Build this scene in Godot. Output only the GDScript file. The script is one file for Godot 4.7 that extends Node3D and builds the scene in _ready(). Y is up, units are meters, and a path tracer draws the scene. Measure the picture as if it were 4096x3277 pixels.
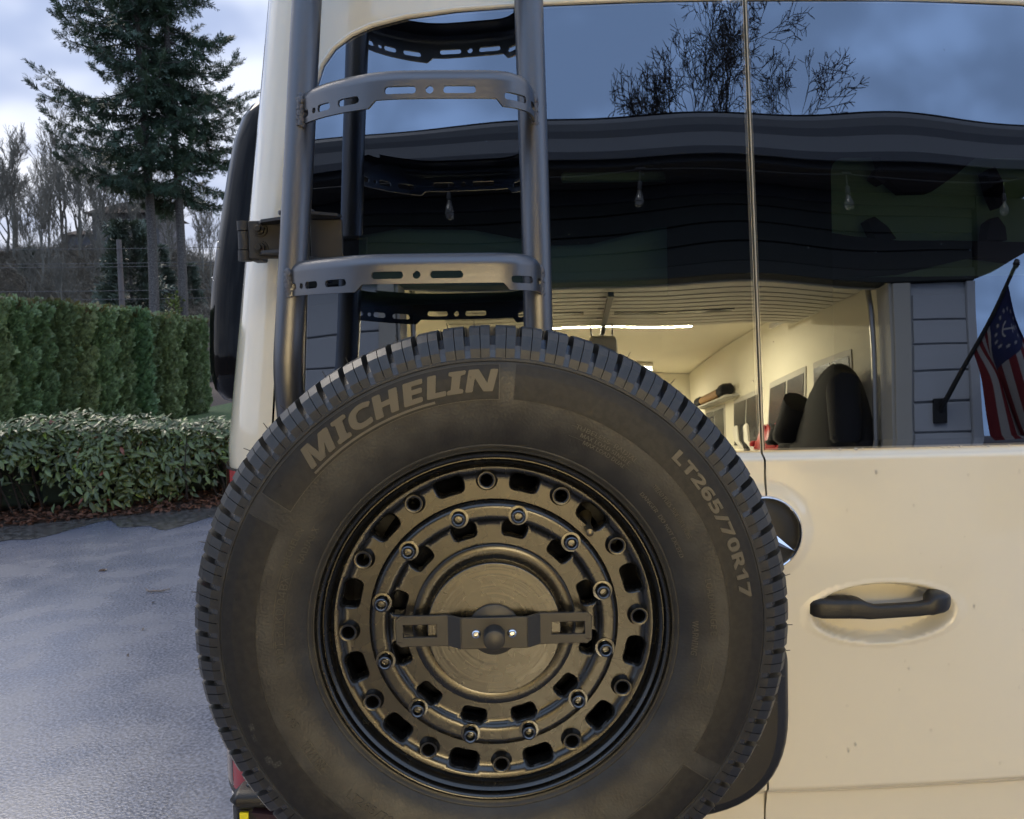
extends Node3D

# ---------------------------------------------------------------- mesh builder
class MB:
	var v := PackedVector3Array()
	var n := PackedVector3Array()
	var u := PackedVector2Array()
	func tri(a: Vector3, b: Vector3, c: Vector3, na: Vector3, nb: Vector3, nc: Vector3, ua := Vector2.ZERO, ub := Vector2.ZERO, uc := Vector2.ZERO) -> void:
		var g := (c - a).cross(b - a)
		if g.dot(na + nb + nc) < 0.0:
			v.append(a); v.append(c); v.append(b)
			n.append(na); n.append(nc); n.append(nb)
			u.append(ua); u.append(uc); u.append(ub)
		else:
			v.append(a); v.append(b); v.append(c)
			n.append(na); n.append(nb); n.append(nc)
			u.append(ua); u.append(ub); u.append(uc)
	func quad(a: Vector3, b: Vector3, c: Vector3, d: Vector3, na: Vector3, nb: Vector3, nc: Vector3, nd: Vector3) -> void:
		tri(a, b, c, na, nb, nc)
		tri(a, c, d, na, nc, nd)
	func flat(a: Vector3, b: Vector3, c: Vector3, d: Vector3, hint: Vector3) -> void:
		var g := (c - a).cross(b - a)
		if g.length_squared() < 1e-16:
			g = (d - a).cross(c - a)
		g = g.normalized()
		if g.dot(hint) < 0.0:
			g = -g
		quad(a, b, c, d, g, g, g, g)
	func ftri(a: Vector3, b: Vector3, c: Vector3, hint: Vector3) -> void:
		var g := (c - a).cross(b - a).normalized()
		if g.dot(hint) < 0.0:
			g = -g
		tri(a, b, c, g, g, g)
	func box(ce: Vector3, size: Vector3, bs := Basis.IDENTITY, bev := 0.0) -> void:
		var h := size * 0.5
		bev = minf(bev, minf(h.x, minf(h.y, h.z)) * 0.95)
		var ax := [bs.x.normalized(), bs.y.normalized(), bs.z.normalized()]
		# corner (sx,sy,sz), axis k -> vertex on the k face
		var q := func(s: Array, k: int) -> Vector3:
			var p := ce
			for i in 3:
				var d: float = h[i] if i == k else h[i] - bev
				p += ax[i] * (d * s[i])
			return p
		for k in 3:
			var i1 := (k + 1) % 3
			var i2 := (k + 2) % 3
			for s in [-1.0, 1.0]:
				var nn: Vector3 = ax[k] * s
				var c4 := []
				for w in [[-1.0, -1.0], [1.0, -1.0], [1.0, 1.0], [-1.0, 1.0]]:
					var sg := [0.0, 0.0, 0.0]
					sg[k] = s; sg[i1] = w[0]; sg[i2] = w[1]
					c4.append(q.call(sg, k))
				quad(c4[0], c4[1], c4[2], c4[3], nn, nn, nn, nn)
		if bev <= 0.0:
			return
		for k in 3:
			var i1 := (k + 1) % 3
			var i2 := (k + 2) % 3
			for s1 in [-1.0, 1.0]:
				for s2 in [-1.0, 1.0]:
					var A := [0.0, 0.0, 0.0]
					A[k] = -1.0; A[i1] = s1; A[i2] = s2
					var Bq := A.duplicate()
					Bq[k] = 1.0
					var n1: Vector3 = ax[i1] * s1
					var n2: Vector3 = ax[i2] * s2
					quad(q.call(A, i1), q.call(Bq, i1), q.call(Bq, i2), q.call(A, i2), n1, n1, n2, n2)
		for sx in [-1.0, 1.0]:
			for sy in [-1.0, 1.0]:
				for sz in [-1.0, 1.0]:
					var sg := [sx, sy, sz]
					tri(q.call(sg, 0), q.call(sg, 1), q.call(sg, 2), ax[0] * sx, ax[1] * sy, ax[2] * sz)
	func tube(path: Array, rads: Array, sides := 12, cap := true) -> void:
		var m := path.size()
		var rings := []
		var up := Vector3.ZERO
		for i in m:
			var t: Vector3
			if i == 0:
				t = path[1] - path[0]
			elif i == m - 1:
				t = path[m - 1] - path[m - 2]
			else:
				t = (path[i + 1] - path[i]).normalized() + (path[i] - path[i - 1]).normalized()
			t = t.normalized()
			if i == 0:
				up = t.cross(Vector3(0.13, 0.2, 0.97)).normalized()
				if absf(t.dot(Vector3(0.13, 0.2, 0.97))) > 0.9:
					up = t.cross(Vector3(1, 0, 0)).normalized()
			else:
				up = (up - t * up.dot(t)).normalized()
			var w := t.cross(up)
			var r: float = rads[i] if rads.size() > 1 else rads[0]
			var ring := []
			for k in sides:
				var a := TAU * k / sides
				var d := up * cos(a) + w * sin(a)
				ring.append([path[i] + d * r, d])
			rings.append(ring)
			if cap and (i == 0 or i == m - 1):
				var nn := -t if i == 0 else t
				for k in range(1, sides - 1):
					tri(ring[0][0], ring[k][0], ring[k + 1][0], nn, nn, nn)
		for i in m - 1:
			for k in sides:
				var A = rings[i][k]
				var Bb = rings[i][(k + 1) % sides]
				var C = rings[i + 1][(k + 1) % sides]
				var D = rings[i + 1][k]
				quad(A[0], Bb[0], C[0], D[0], A[1], Bb[1], C[1], D[1])
	# profile of (radius, height) turned round the axis bs.z through ce
	func lathe(pr: Array, seg: int, ce := Vector3.ZERO, bs := Basis.IDENTITY, a0 := 0.0, a1 := TAU) -> void:
		var m := pr.size()
		var nr := []
		for i in m - 1:
			var d: Vector2 = pr[i + 1] - pr[i]
			nr.append(Vector2(d.y, -d.x).normalized())
		var sgn := 1.0
		var ns := []   # per segment: start and end normals
		for i in m - 1:
			var s: Vector2 = nr[i]
			var e: Vector2 = nr[i]
			if i > 0 and nr[i - 1].dot(nr[i]) > 0.55:
				s = (nr[i - 1] + nr[i]).normalized()
			if i < m - 2 and nr[i + 1].dot(nr[i]) > 0.55:
				e = (nr[i + 1] + nr[i]).normalized()
			ns.append([s * sgn, e * sgn])
		for k in seg:
			var t0 := a0 + (a1 - a0) * k / seg
			var t1 := a0 + (a1 - a0) * (k + 1) / seg
			var d0 := bs.x * cos(t0) + bs.y * sin(t0)
			var d1 := bs.x * cos(t1) + bs.y * sin(t1)
			for i in m - 1:
				var p0: Vector2 = pr[i]
				var p1: Vector2 = pr[i + 1]
				var s: Vector2 = ns[i][0]
				var e: Vector2 = ns[i][1]
				quad(ce + d0 * p0.x + bs.z * p0.y, ce + d1 * p0.x + bs.z * p0.y, ce + d1 * p1.x + bs.z * p1.y, ce + d0 * p1.x + bs.z * p1.y,
					d0 * s.x + bs.z * s.y, d1 * s.x + bs.z * s.y, d1 * e.x + bs.z * e.y, d0 * e.x + bs.z * e.y)
	# closed polygon in the plane of bs.x, bs.y pushed along bs.z from 0 to depth
	func prism(poly: PackedVector2Array, depth: float, ce := Vector3.ZERO, bs := Basis.IDENTITY) -> void:
		var idx := Geometry2D.triangulate_polygon(poly)
		var mid := Vector2.ZERO
		for p in poly:
			mid += p / poly.size()
		for i in range(0, idx.size(), 3):
			var a := ce + bs.x * poly[idx[i]].x + bs.y * poly[idx[i]].y
			var b := ce + bs.x * poly[idx[i + 1]].x + bs.y * poly[idx[i + 1]].y
			var c := ce + bs.x * poly[idx[i + 2]].x + bs.y * poly[idx[i + 2]].y
			var o := bs.z * depth
			tri(a, b, c, -bs.z * signf(depth), -bs.z * signf(depth), -bs.z * signf(depth))
			tri(a + o, b + o, c + o, bs.z * signf(depth), bs.z * signf(depth), bs.z * signf(depth))
		var cw := Geometry2D.is_polygon_clockwise(poly)
		for i in poly.size():
			var p := poly[i]
			var q := poly[(i + 1) % poly.size()]
			var d := (q - p).normalized()
			var o2 := Vector2(d.y, -d.x)
			if cw:
				o2 = -o2
			var hint := bs.x * o2.x + bs.y * o2.y
			var a := ce + bs.x * p.x + bs.y * p.y
			var b := ce + bs.x * q.x + bs.y * q.y
			flat(a, b, b + bs.z * depth, a + bs.z * depth, hint)
	# cells of a sheet, cut to the outline and round the holes, laid on surf(p) -> [position, normal]
	func sheet(cells: Array, outline: PackedVector2Array, holes: Array, surf: Callable) -> void:
		var hb := []
		for h in holes:
			var r := Rect2(h[0], Vector2.ZERO)
			for p in h:
				r = r.expand(p)
			hb.append(r)
		for cell: PackedVector2Array in cells:
			var polys := [cell]
			var r := Rect2(cell[0], Vector2.ZERO)
			for p in cell:
				r = r.expand(p)
			if outline.size():
				var inside := true
				for p in cell:
					if not Geometry2D.is_point_in_polygon(p, outline):
						inside = false
						break
				if not inside:
					polys = Geometry2D.intersect_polygons(cell, outline)
			for k in holes.size():
				if not hb[k].intersects(r, true):
					continue
				var nx := []
				for q in polys:
					nx += Geometry2D.clip_polygons(q, holes[k])
				polys = nx
			for q: PackedVector2Array in polys:
				if q.size() < 3:
					continue
				var pts := []
				for p in q:
					pts.append(surf.call(p))
				if q.size() == 4 and polys.size() == 1:
					quad(pts[0][0], pts[1][0], pts[2][0], pts[3][0], pts[0][1], pts[1][1], pts[2][1], pts[3][1])
					continue
				var idx := Geometry2D.triangulate_polygon(q)
				for i in range(0, idx.size(), 3):
					var A = pts[idx[i]]
					var Bb = pts[idx[i + 1]]
					var C = pts[idx[i + 2]]
					tri(A[0], Bb[0], C[0], A[1], Bb[1], C[1])
	func done(smooth_uv := false) -> ArrayMesh:
		var m := ArrayMesh.new()
		if v.size() == 0:
			return m
		var a := []
		a.resize(Mesh.ARRAY_MAX)
		a[Mesh.ARRAY_VERTEX] = v
		a[Mesh.ARRAY_NORMAL] = n
		if smooth_uv:
			a[Mesh.ARRAY_TEX_UV] = u
		m.add_surface_from_arrays(Mesh.PRIMITIVE_TRIANGLES, a)
		return m

# ---------------------------------------------------------------- tree helpers
func numbered(called: String, parent: Node) -> String:
	if not parent.has_node(called):
		return called
	var k := 1
	while parent.has_node("%s_%03d" % [called, k]):
		k += 1
	return "%s_%03d" % [called, k]

func tag(o: Node, label: String, category := "", group := "", kind := "") -> Node:
	if label: o.set_meta("label", label)
	if category: o.set_meta("category", category)
	if group: o.set_meta("group", group)
	if kind: o.set_meta("kind", kind)
	return o

func thing(called: String, label: String, category: String, at := Vector3.ZERO, group := "", turn := 0.0) -> Node3D:
	var o := Node3D.new()
	o.name = numbered(called, self)
	add_child(o, true)
	o.position = at
	o.rotation.y = turn
	tag(o, label, category, group)
	return o

# a part whose mesh is written in world axes (for things that are not turned)
func wpart(called: String, mesh: Mesh, m: Material, parent: Node3D) -> MeshInstance3D:
	var o := part(called, mesh, m, parent)
	if parent != self:
		o.position = -parent.global_position
	return o

func part(called: String, mesh: Mesh, m: Material, parent: Node3D) -> MeshInstance3D:
	var o := MeshInstance3D.new()
	o.name = numbered(called, parent)
	o.mesh = mesh
	o.material_override = m
	parent.add_child(o, true)
	return o

func struct(called: String, mesh: Mesh, m: Material, label := "") -> MeshInstance3D:
	var o := part(called, mesh, m, self)
	tag(o, label, "", "", "structure")
	return o

func multi(called: String, mesh: Mesh, m: Material, xf: Array, cols: Array, parent: Node3D) -> MultiMeshInstance3D:
	var mm := MultiMesh.new()
	mm.transform_format = MultiMesh.TRANSFORM_3D
	mm.use_colors = cols.size() > 0
	mm.mesh = mesh
	mm.instance_count = xf.size()
	for i in xf.size():
		mm.set_instance_transform(i, xf[i])
		if cols.size():
			mm.set_instance_color(i, cols[i])
	var o := MultiMeshInstance3D.new()
	o.name = numbered(called, parent)
	o.multimesh = mm
	o.material_override = m
	parent.add_child(o, true)
	o.set_meta("kind", "stuff")
	return o

func dup(o: Node3D, at: Vector3, turn := 0.0, sc := 1.0, label := "") -> Node3D:
	var base := String(o.name)
	var r: Node3D = o.duplicate()
	r.name = numbered(base, self)
	add_child(r, true)
	r.position = at
	r.rotation.y = turn
	r.scale = Vector3.ONE * sc
	if label:
		r.set_meta("label", label)
	return r

# ---------------------------------------------------------------- materials
func lin(r: float, g: float, b: float) -> Color:
	return Color(r, g, b).linear_to_srgb()

func mat(c: Color, rough := 0.6, metal := 0.0, spec := 0.5) -> StandardMaterial3D:
	var m := StandardMaterial3D.new()
	m.albedo_color = c
	m.roughness = rough
	m.metallic = metal
	m.metallic_specular = spec
	return m

func noise(freq: float, sd: int, oct := 4, type := FastNoiseLite.TYPE_SIMPLEX_SMOOTH) -> FastNoiseLite:
	var f := FastNoiseLite.new()
	f.noise_type = type
	f.frequency = freq
	f.seed = sd
	f.fractal_octaves = oct
	return f

func ntex(freq: float, sd: int, lo: Color, hi: Color, size := 512, oct := 4, l0 := 0.3, l1 := 0.7, type := FastNoiseLite.TYPE_SIMPLEX_SMOOTH) -> NoiseTexture2D:
	var t := NoiseTexture2D.new()
	t.width = size
	t.height = size
	t.seamless = true
	t.noise = noise(freq, sd, oct, type)
	var g := Gradient.new()
	g.offsets = PackedFloat32Array([0.0, l0, l1, 1.0])
	g.colors = PackedColorArray([lo, lo, hi, hi])
	t.color_ramp = g
	return t

func nbump(freq: float, sd: int, strength: float, size := 512, oct := 3) -> NoiseTexture2D:
	var t := NoiseTexture2D.new()
	t.width = size
	t.height = size
	t.seamless = true
	t.as_normal_map = true
	t.bump_strength = strength
	t.noise = noise(freq, sd, oct)
	return t

func tri_map(m: StandardMaterial3D, sc: float, world := false) -> StandardMaterial3D:
	m.uv1_triplanar = true
	m.uv1_world_triplanar = world
	m.uv1_scale = Vector3.ONE * sc
	return m

func grey(x: float) -> Color:
	return Color(x, x, x)

var M := {}

func make_materials() -> void:
	# paint of the van
	var p := mat(lin(0.71, 0.665, 0.545), 0.16, 0.0, 0.5)
	p.clearcoat_enabled = true
	p.clearcoat = 1.0
	p.clearcoat_roughness = 0.03
	M.paint = p
	var t := mat(lin(0.315, 0.36, 0.435), 0.0, 1.0)
	t.transparency = BaseMaterial3D.TRANSPARENCY_ALPHA
	t.albedo_color.a = 0.66
	var white := Image.create(4, 4, false, Image.FORMAT_RGBA8)
	white.fill(Color.WHITE)
	t.albedo_texture = ImageTexture.create_from_image(white)
	M.glass = t
	M.frit = mat(lin(0.003, 0.003, 0.004), 0.9, 0.0, 0.1)
	M.black_gloss = mat(lin(0.004, 0.004, 0.005), 0.04, 0.0, 0.22)
	M.black_plastic = mat(lin(0.012, 0.012, 0.013), 0.45)
	M.black_plastic.normal_enabled = true
	M.black_plastic.normal_texture = nbump(0.2, 4, 3.0, 256, 2)
	M.black_plastic.normal_scale = 0.3
	tri_map(M.black_plastic, 9.0)
	M.rubber_seal = mat(lin(0.015, 0.015, 0.015), 0.6)
	M.dark_gap = mat(lin(0.01, 0.01, 0.01), 0.9)
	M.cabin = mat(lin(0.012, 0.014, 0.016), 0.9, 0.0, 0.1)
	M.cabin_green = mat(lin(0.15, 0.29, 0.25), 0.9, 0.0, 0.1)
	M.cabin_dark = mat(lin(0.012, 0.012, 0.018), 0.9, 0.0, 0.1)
	# coated metal of the ladder
	var lm := mat(lin(0.145, 0.147, 0.156), 0.37, 0.88)
	lm.normal_enabled = true
	lm.normal_texture = nbump(0.25, 8, 2.0, 512, 2)
	lm.normal_scale = 0.35
	lm.roughness_texture = ntex(0.02, 9, grey(0.82), grey(1.0), 512, 4)
	tri_map(lm, 14.0)
	M.ladder = lm
	var wl := mat(lin(0.15, 0.15, 0.16), 0.38, 0.8)
	wl.normal_enabled = true
	wl.normal_texture = nbump(0.12, 11, 6.0, 256, 2)
	tri_map(wl, 30.0)
	M.weld = wl
	M.bracket = mat(lin(0.035, 0.035, 0.036), 0.55, 0.2)  # darker than the ladder: shade of the recessed hinge is put into the colour
	M.groove = mat(lin(0.03, 0.03, 0.031), 0.27, 0.0, 0.6)
	# wheel
	var rm := mat(lin(0.080, 0.078, 0.074), 0.28, 0.92)
	rm.normal_enabled = false
	rm.normal_texture = nbump(0.3, 21, 3.0, 512, 2)
	rm.normal_scale = 0.08
	rm.roughness_texture = ntex(0.006, 23, grey(0.93), grey(1.0), 512, 2)
	tri_map(rm, 10.0)
	M.rim = rm
	M.barrel = mat(lin(0.012, 0.013, 0.018), 0.25)
	M.rim_dark = mat(lin(0.03, 0.03, 0.03), 0.5, 0.5)
	var br := mat(lin(0.115, 0.112, 0.105), 0.30, 1.0)
	br.roughness_texture = ntex(0.008, 25, grey(0.8), grey(1.0), 512, 3)
	br.normal_enabled = true
	var bt := NoiseTexture2D.new()
	M.brushed = tri_map(br, 6.0)
	br.normal_enabled = false
	br.normal_scale = 0.2
	var bar := mat(lin(0.066, 0.064, 0.060), 0.45, 0.6)
	bar.normal_enabled = true
	bar.normal_texture = rm.normal_texture
	bar.normal_scale = 0.25
	M.bar = tri_map(bar, 16.0)
	M.chrome_dark = mat(lin(0.13, 0.13, 0.13), 0.12, 1.0)
	M.chrome = mat(lin(0.75, 0.76, 0.78), 0.06, 1.0)
	M.brass = mat(lin(0.22, 0.19, 0.13), 0.4, 0.8)
	# rubber: brown dust wiped about on the black
	var side := mat(Color.WHITE, 0.5, 0.0, 0.42)
	side.albedo_texture = ntex(0.006, 31, lin(0.025, 0.025, 0.0245), lin(0.045, 0.044, 0.041), 1024, 6, 0.25, 0.8)
	side.roughness_texture = ntex(0.01, 32, grey(0.8), grey(1.0), 512, 5)
	side.normal_enabled = true
	side.normal_texture = nbump(0.15, 33, 2.0, 512, 2)
	side.normal_scale = 0.25
	M.sidewall = tri_map(side, 2.6)
	var tr := mat(Color.WHITE, 0.42, 0.0, 0.55)
	tr.albedo_texture = ntex(0.02, 34, lin(0.015, 0.015, 0.015), lin(0.026, 0.025, 0.023), 512, 5)
	tr.normal_enabled = true
	tr.normal_texture = nbump(0.2, 35, 2.0, 512, 2)
	tr.normal_scale = 0.25
	M.tread = tri_map(tr, 8.0)
	var bandm := mat(Color.WHITE, 0.46, 0.0, 0.42)
	bandm.albedo_texture = ntex(0.012, 36, lin(0.012, 0.012, 0.012), lin(0.020, 0.019, 0.018), 512, 6)
	bandm.normal_enabled = true
	bandm.normal_texture = nbump(0.35, 37, 5.0, 512, 1)
	bandm.normal_scale = 0.2
	M.band = tri_map(bandm, 12.0)
	M.letter = mat(lin(0.072, 0.066, 0.055), 0.42)
	var scf := mat(Color.WHITE, 0.7)
	scf.albedo_texture = ntex(0.06, 61, lin(0.02, 0.02, 0.019), lin(0.06, 0.058, 0.054), 256, 4, 0.4, 0.8)
	M.scuff = tri_map(scf, 18.0)
	M.letter_faint = mat(lin(0.050, 0.046, 0.038), 0.5)
	M.red_lens = mat(lin(0.33, 0.006, 0.008), 0.08)
	M.red_lens.clearcoat_enabled = true
	M.red_dark = mat(lin(0.035, 0.003, 0.005), 0.1)
	M.yellow = mat(lin(0.75, 0.68, 0.02), 0.5)
	M.maroon = mat(lin(0.03, 0.014, 0.02), 0.35)
	var wd := mat(lin(0.8, 0.8, 0.8), 0.02, 0.0, 0.5)
	wd.transparency = BaseMaterial3D.TRANSPARENCY_ALPHA
	wd.refraction_enabled = true
	wd.refraction_scale = 0.033
	wd.albedo_color = Color(1, 1, 1, 0.02)
	M.water = wd
	# ground
	var asp := mat(Color.WHITE, 0.30, 0.0, 0.6)
	asp.albedo_texture = ntex(0.10, 41, lin(0.062, 0.069, 0.094), lin(0.185, 0.200, 0.258), 1024, 5, 0.2, 0.8)  # bluish cast: the sky's reflection is put into the asphalt colour
	asp.normal_enabled = true
	asp.normal_texture = nbump(0.14, 42, 4.0, 1024, 4)
	asp.normal_scale = 0.07
	asp.roughness_texture = ntex(0.008, 43, grey(0.72), grey(1.0), 512, 5, 0.2, 0.8)
	var wet_reflection := mat(Color.WHITE, 0.22, 0.0, 0.5)
	wet_reflection.albedo_texture = ntex(0.05, 48, lin(0.05, 0.048, 0.045), lin(0.12, 0.115, 0.11), 512, 5)  # wet asphalt, darkened: the hedge's reflection is put into the colour
	wet_reflection.normal_enabled = true
	wet_reflection.normal_texture = asp.normal_texture
	wet_reflection.normal_scale = 0.06
	M.wet_reflection = tri_map(wet_reflection, 0.45, true)
	M.asphalt = tri_map(asp, 0.45, true)
	var soil := mat(Color.WHITE, 0.9)
	soil.albedo_texture = ntex(0.03, 44, lin(0.02, 0.013, 0.009), lin(0.09, 0.05, 0.03), 512, 5)
	M.soil = tri_map(soil, 0.7, true)
	var grass := mat(Color.WHITE, 0.9)
	grass.albedo_texture = ntex(0.03, 45, lin(0.03, 0.055, 0.012), lin(0.08, 0.13, 0.03), 512, 5)
	M.grass = tri_map(grass, 0.5, true)
	var hill := mat(Color.WHITE, 1.0)
	hill.albedo_texture = ntex(0.02, 46, lin(0.09, 0.076, 0.055), lin(0.19, 0.162, 0.12), 512, 6)
	M.hill = tri_map(hill, 0.08, true)
	# plants
	M.leaf = mat(Color.WHITE, 0.5, 0.0, 0.5)
	M.leaf.vertex_color_use_as_albedo = true
	M.leaf.backlight_enabled = true
	M.leaf.backlight = Color(0.35, 0.4, 0.3)
	M.gloss_leaf = mat(Color.WHITE, 0.36, 0.0, 0.5)
	M.gloss_leaf.vertex_color_use_as_albedo = true
	var bark := mat(Color.WHITE, 0.95)
	bark.albedo_texture = ntex(0.03, 47, lin(0.07, 0.058, 0.05), lin(0.17, 0.145, 0.13), 512, 5)
	M.bark = tri_map(bark, 0.8)
	M.bare = mat(lin(0.18, 0.16, 0.125), 0.9)
	M.bare_dark = mat(lin(0.03, 0.027, 0.027), 0.9)
	M.stem = mat(lin(0.035, 0.024, 0.018), 0.9)
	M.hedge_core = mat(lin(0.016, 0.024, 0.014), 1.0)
	M.pole_wood = mat(lin(0.17, 0.14, 0.125), 0.9)
	M.wire = mat(lin(0.12, 0.115, 0.115), 0.7)
	M.house_wall = mat(lin(0.20, 0.185, 0.19), 0.8)
	M.house_roof = mat(lin(0.07, 0.05, 0.045), 0.9)
	M.house_pane = mat(lin(0.03, 0.032, 0.038), 0.2, 0.0, 0.22)
	# garage
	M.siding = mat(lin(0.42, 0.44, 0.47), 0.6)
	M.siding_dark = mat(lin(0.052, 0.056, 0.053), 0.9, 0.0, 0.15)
	M.fascia = mat(lin(0.125, 0.135, 0.15), 0.4)
	M.fascia_dark = mat(lin(0.04, 0.043, 0.048), 0.5, 0.0, 0.3)
	M.soffit = mat(lin(0.055, 0.052, 0.050), 0.8, 0.0, 0.2)
	M.trim = mat(lin(0.45, 0.43, 0.38), 0.6)
	M.plaster = mat(lin(0.78, 0.735, 0.60), 0.8)
	M.garage_ceiling = mat(lin(0.78, 0.73, 0.59), 0.85)
	M.garage_door = mat(lin(0.56, 0.53, 0.43), 0.5)
	M.concrete = mat(lin(0.33, 0.31, 0.27), 0.7)
	M.dark_metal = mat(lin(0.03, 0.03, 0.03), 0.4, 0.4)
	M.galv = mat(lin(0.4, 0.39, 0.37), 0.35, 0.8)
	M.coat = mat(lin(0.006, 0.006, 0.008), 0.9)
	M.red_cloth = mat(lin(0.24, 0.015, 0.02), 0.4)
	M.white_cloth = mat(lin(0.6, 0.57, 0.5), 0.6)
	M.tan_cloth = mat(lin(0.28, 0.15, 0.05), 0.7)
	M.bulb = mat(Color(1, 0.97, 0.9, 0.03), 0.02, 0.0, 0.5)
	M.bulb.transparency = BaseMaterial3D.TRANSPARENCY_ALPHA
	var tube_m := mat(lin(0.9, 0.85, 0.7), 0.5)
	tube_m.emission_enabled = true
	tube_m.emission = lin(1.0, 0.88, 0.58)
	tube_m.emission_energy_multiplier = 9.0
	M.tube_glow = tube_m
	M.dry_leaf = mat(Color.WHITE, 0.8)
	M.dry_leaf.vertex_color_use_as_albedo = true

# ---------------------------------------------------------------- van surface
const XS := 0.45
const RB := 8.0
const BELT := 1.45
const TILT := 0.06467

func zs(x: float, y: float) -> float:
	return -(x - XS) * (x - XS) / (2.0 * RB) - TILT * maxf(0.0, y - BELT)

func sm(a: float, b: float, t: float) -> float:
	var k := clampf((t - a) / (b - a), 0.0, 1.0)
	return k * k * (3.0 - 2.0 * k)

func glass_z(x: float, y: float) -> float:
	# toughened glass is never quite flat
	return zs(x, y) + 0.00050 * sin(x * 9.0 + 0.8) * sin(y * 8.0 + 1.0) + 0.00020 * sin(x * 17.0 + y * 6.0) + 0.00010 * sin(y * 26.0 + x * 3.0)

func seam(y: float) -> float:
	return 0.494 - (0.0268 * (y - 1.442) if y > 1.442 else 0.0196 * (y - 1.442))

const BADGE := Vector2(0.4905, 1.29)
const CUP := Vector2(0.724, 1.131)

func door_z(x: float, y: float) -> float:
	var z := zs(x, y)
	z += 0.013 * (1.0 - sm(1.424, 1.437, y))
	z -= 0.016 * (1.0 - sm(0.775, 0.797, y)) + 0.05 * maxf(0.0, 0.79 - y)
	var q := Vector2((x - CUP.x) / 0.142, (y - CUP.y) / 0.058).length()
	z -= 0.034 * (1.0 - sm(0.80, 1.0, q))
	if q < 1.25:
		z += 0.0018 * maxf(0.0, 1.0 - absf(q - 1.03) / 0.12)
	var rb := Vector2(x, y).distance_to(BADGE)
	z += 0.006 * (1.0 - sm(0.072, 0.098, rb)) 
	return z

func dent(f: Callable, p: Vector2, dz := 0.0) -> Array:
	var e := 0.0006
	var z: float = f.call(p.x, p.y)
	var gx: float = (f.call(p.x + e, p.y) - f.call(p.x - e, p.y)) / (2.0 * e)
	var gy: float = (f.call(p.x, p.y + e) - f.call(p.x, p.y - e)) / (2.0 * e)
	return [Vector3(p.x, p.y, z + dz), Vector3(-gx, -gy, 1.0).normalized()]

func grid(x0: float, x1: float, y0: float, y1: float, s: float, fine: Array = [], fs := 0.006) -> Array:
	var out := []
	var nx := int(ceil((x1 - x0) / s))
	var ny := int(ceil((y1 - y0) / s))
	for i in nx:
		for j in ny:
			var r := Rect2(x0 + i * s, y0 + j * s, s, s)
			var hit := false
			for f: Rect2 in fine:
				if f.intersects(r):
					hit = true
			if not hit:
				out.append(PackedVector2Array([r.position, r.position + Vector2(s, 0), r.end, r.position + Vector2(0, s)]))
			else:
				var k := int(ceil(s / fs))
				var d := s / k
				for a in k:
					for b in k:
						var p := r.position + Vector2(a * d, b * d)
						out.append(PackedVector2Array([p, p + Vector2(d, 0), p + Vector2(d, d), p + Vector2(0, d)]))
	return out

func round_poly(pts: Array, rads: Array, seg := 8) -> PackedVector2Array:
	var out := PackedVector2Array()
	var m := pts.size()
	for i in m:
		var p: Vector2 = pts[i]
		var a: Vector2 = pts[(i + m - 1) % m]
		var b: Vector2 = pts[(i + 1) % m]
		var r: float = rads[i] if rads.size() > 1 else rads[0]
		if r <= 0.0:
			out.append(p)
			continue
		var s := p + (a - p).normalized() * r
		var e := p + (b - p).normalized() * r
		for k in seg + 1:
			var t := float(k) / seg
			var c := s.lerp(p, t).lerp(p.lerp(e, t), t)
			if out.is_empty() or c.distance_to(out[-1]) > 1e-5:
				out.append(c)
	if out[0].distance_to(out[-1]) < 1e-5:
		out.remove_at(out.size() - 1)
	return out

func gap_left(y: float) -> float:
	return -0.424 + (0.075 * (y - 1.45) if y > 1.45 else 0.0)

func corner(t: float, y: float) -> Vector3:
	# t 0 at the door gap, 1 where the side begins, beyond 1 along the side
	var h := clampf((y - 1.45) / 0.57, 0.0, 2.0)
	var a := 0.13 - 0.025 * h + 0.026 * sm(1.42, 0.85, y)
	var xg := gap_left(y)
	var zg := zs(xg, y)
	if t <= 1.0:
		var g := t * PI / 2
		return Vector3(xg - a * sin(g), y, zg - 0.2 * (1.0 - cos(g)))
	return Vector3(xg - a - 0.03 * sm(0.0, 1.0, t - 1.0), y, zg - 0.2 - (t - 1.0) * 1.2)

func corner_n(t: float, y: float) -> Vector3:
	var e := 0.002
	var a := corner(t + e, y) - corner(t - e, y)
	var b := corner(t, y + e) - corner(t, y - e)
	var g := a.cross(b).normalized()
	if g.dot(Vector3(-1, 0, 0.6)) < 0:
		g = -g
	return g

func patch(mb: MB, t0: float, t1: float, nt: int, y0: float, y1: float, ny: int, off := 0.0, mirror := false) -> void:
	var f := func(t: float, y: float) -> Array:
		var p := corner(t, y)
		var g := corner_n(t, y)
		p += g * off
		if mirror:
			p.x = 2.0 * XS - p.x
			g.x = -g.x
		return [p, g]
	for i in nt:
		for j in ny:
			var ta := t0 + (t1 - t0) * i / nt
			var tb := t0 + (t1 - t0) * (i + 1) / nt
			var ya := y0 + (y1 - y0) * j / ny
			var yb := y0 + (y1 - y0) * (j + 1) / ny
			var A = f.call(ta, ya)
			var Bb = f.call(tb, ya)
			var C = f.call(tb, yb)
			var D = f.call(ta, yb)
			mb.quad(A[0], Bb[0], C[0], D[0], A[1], Bb[1], C[1], D[1])

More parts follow.
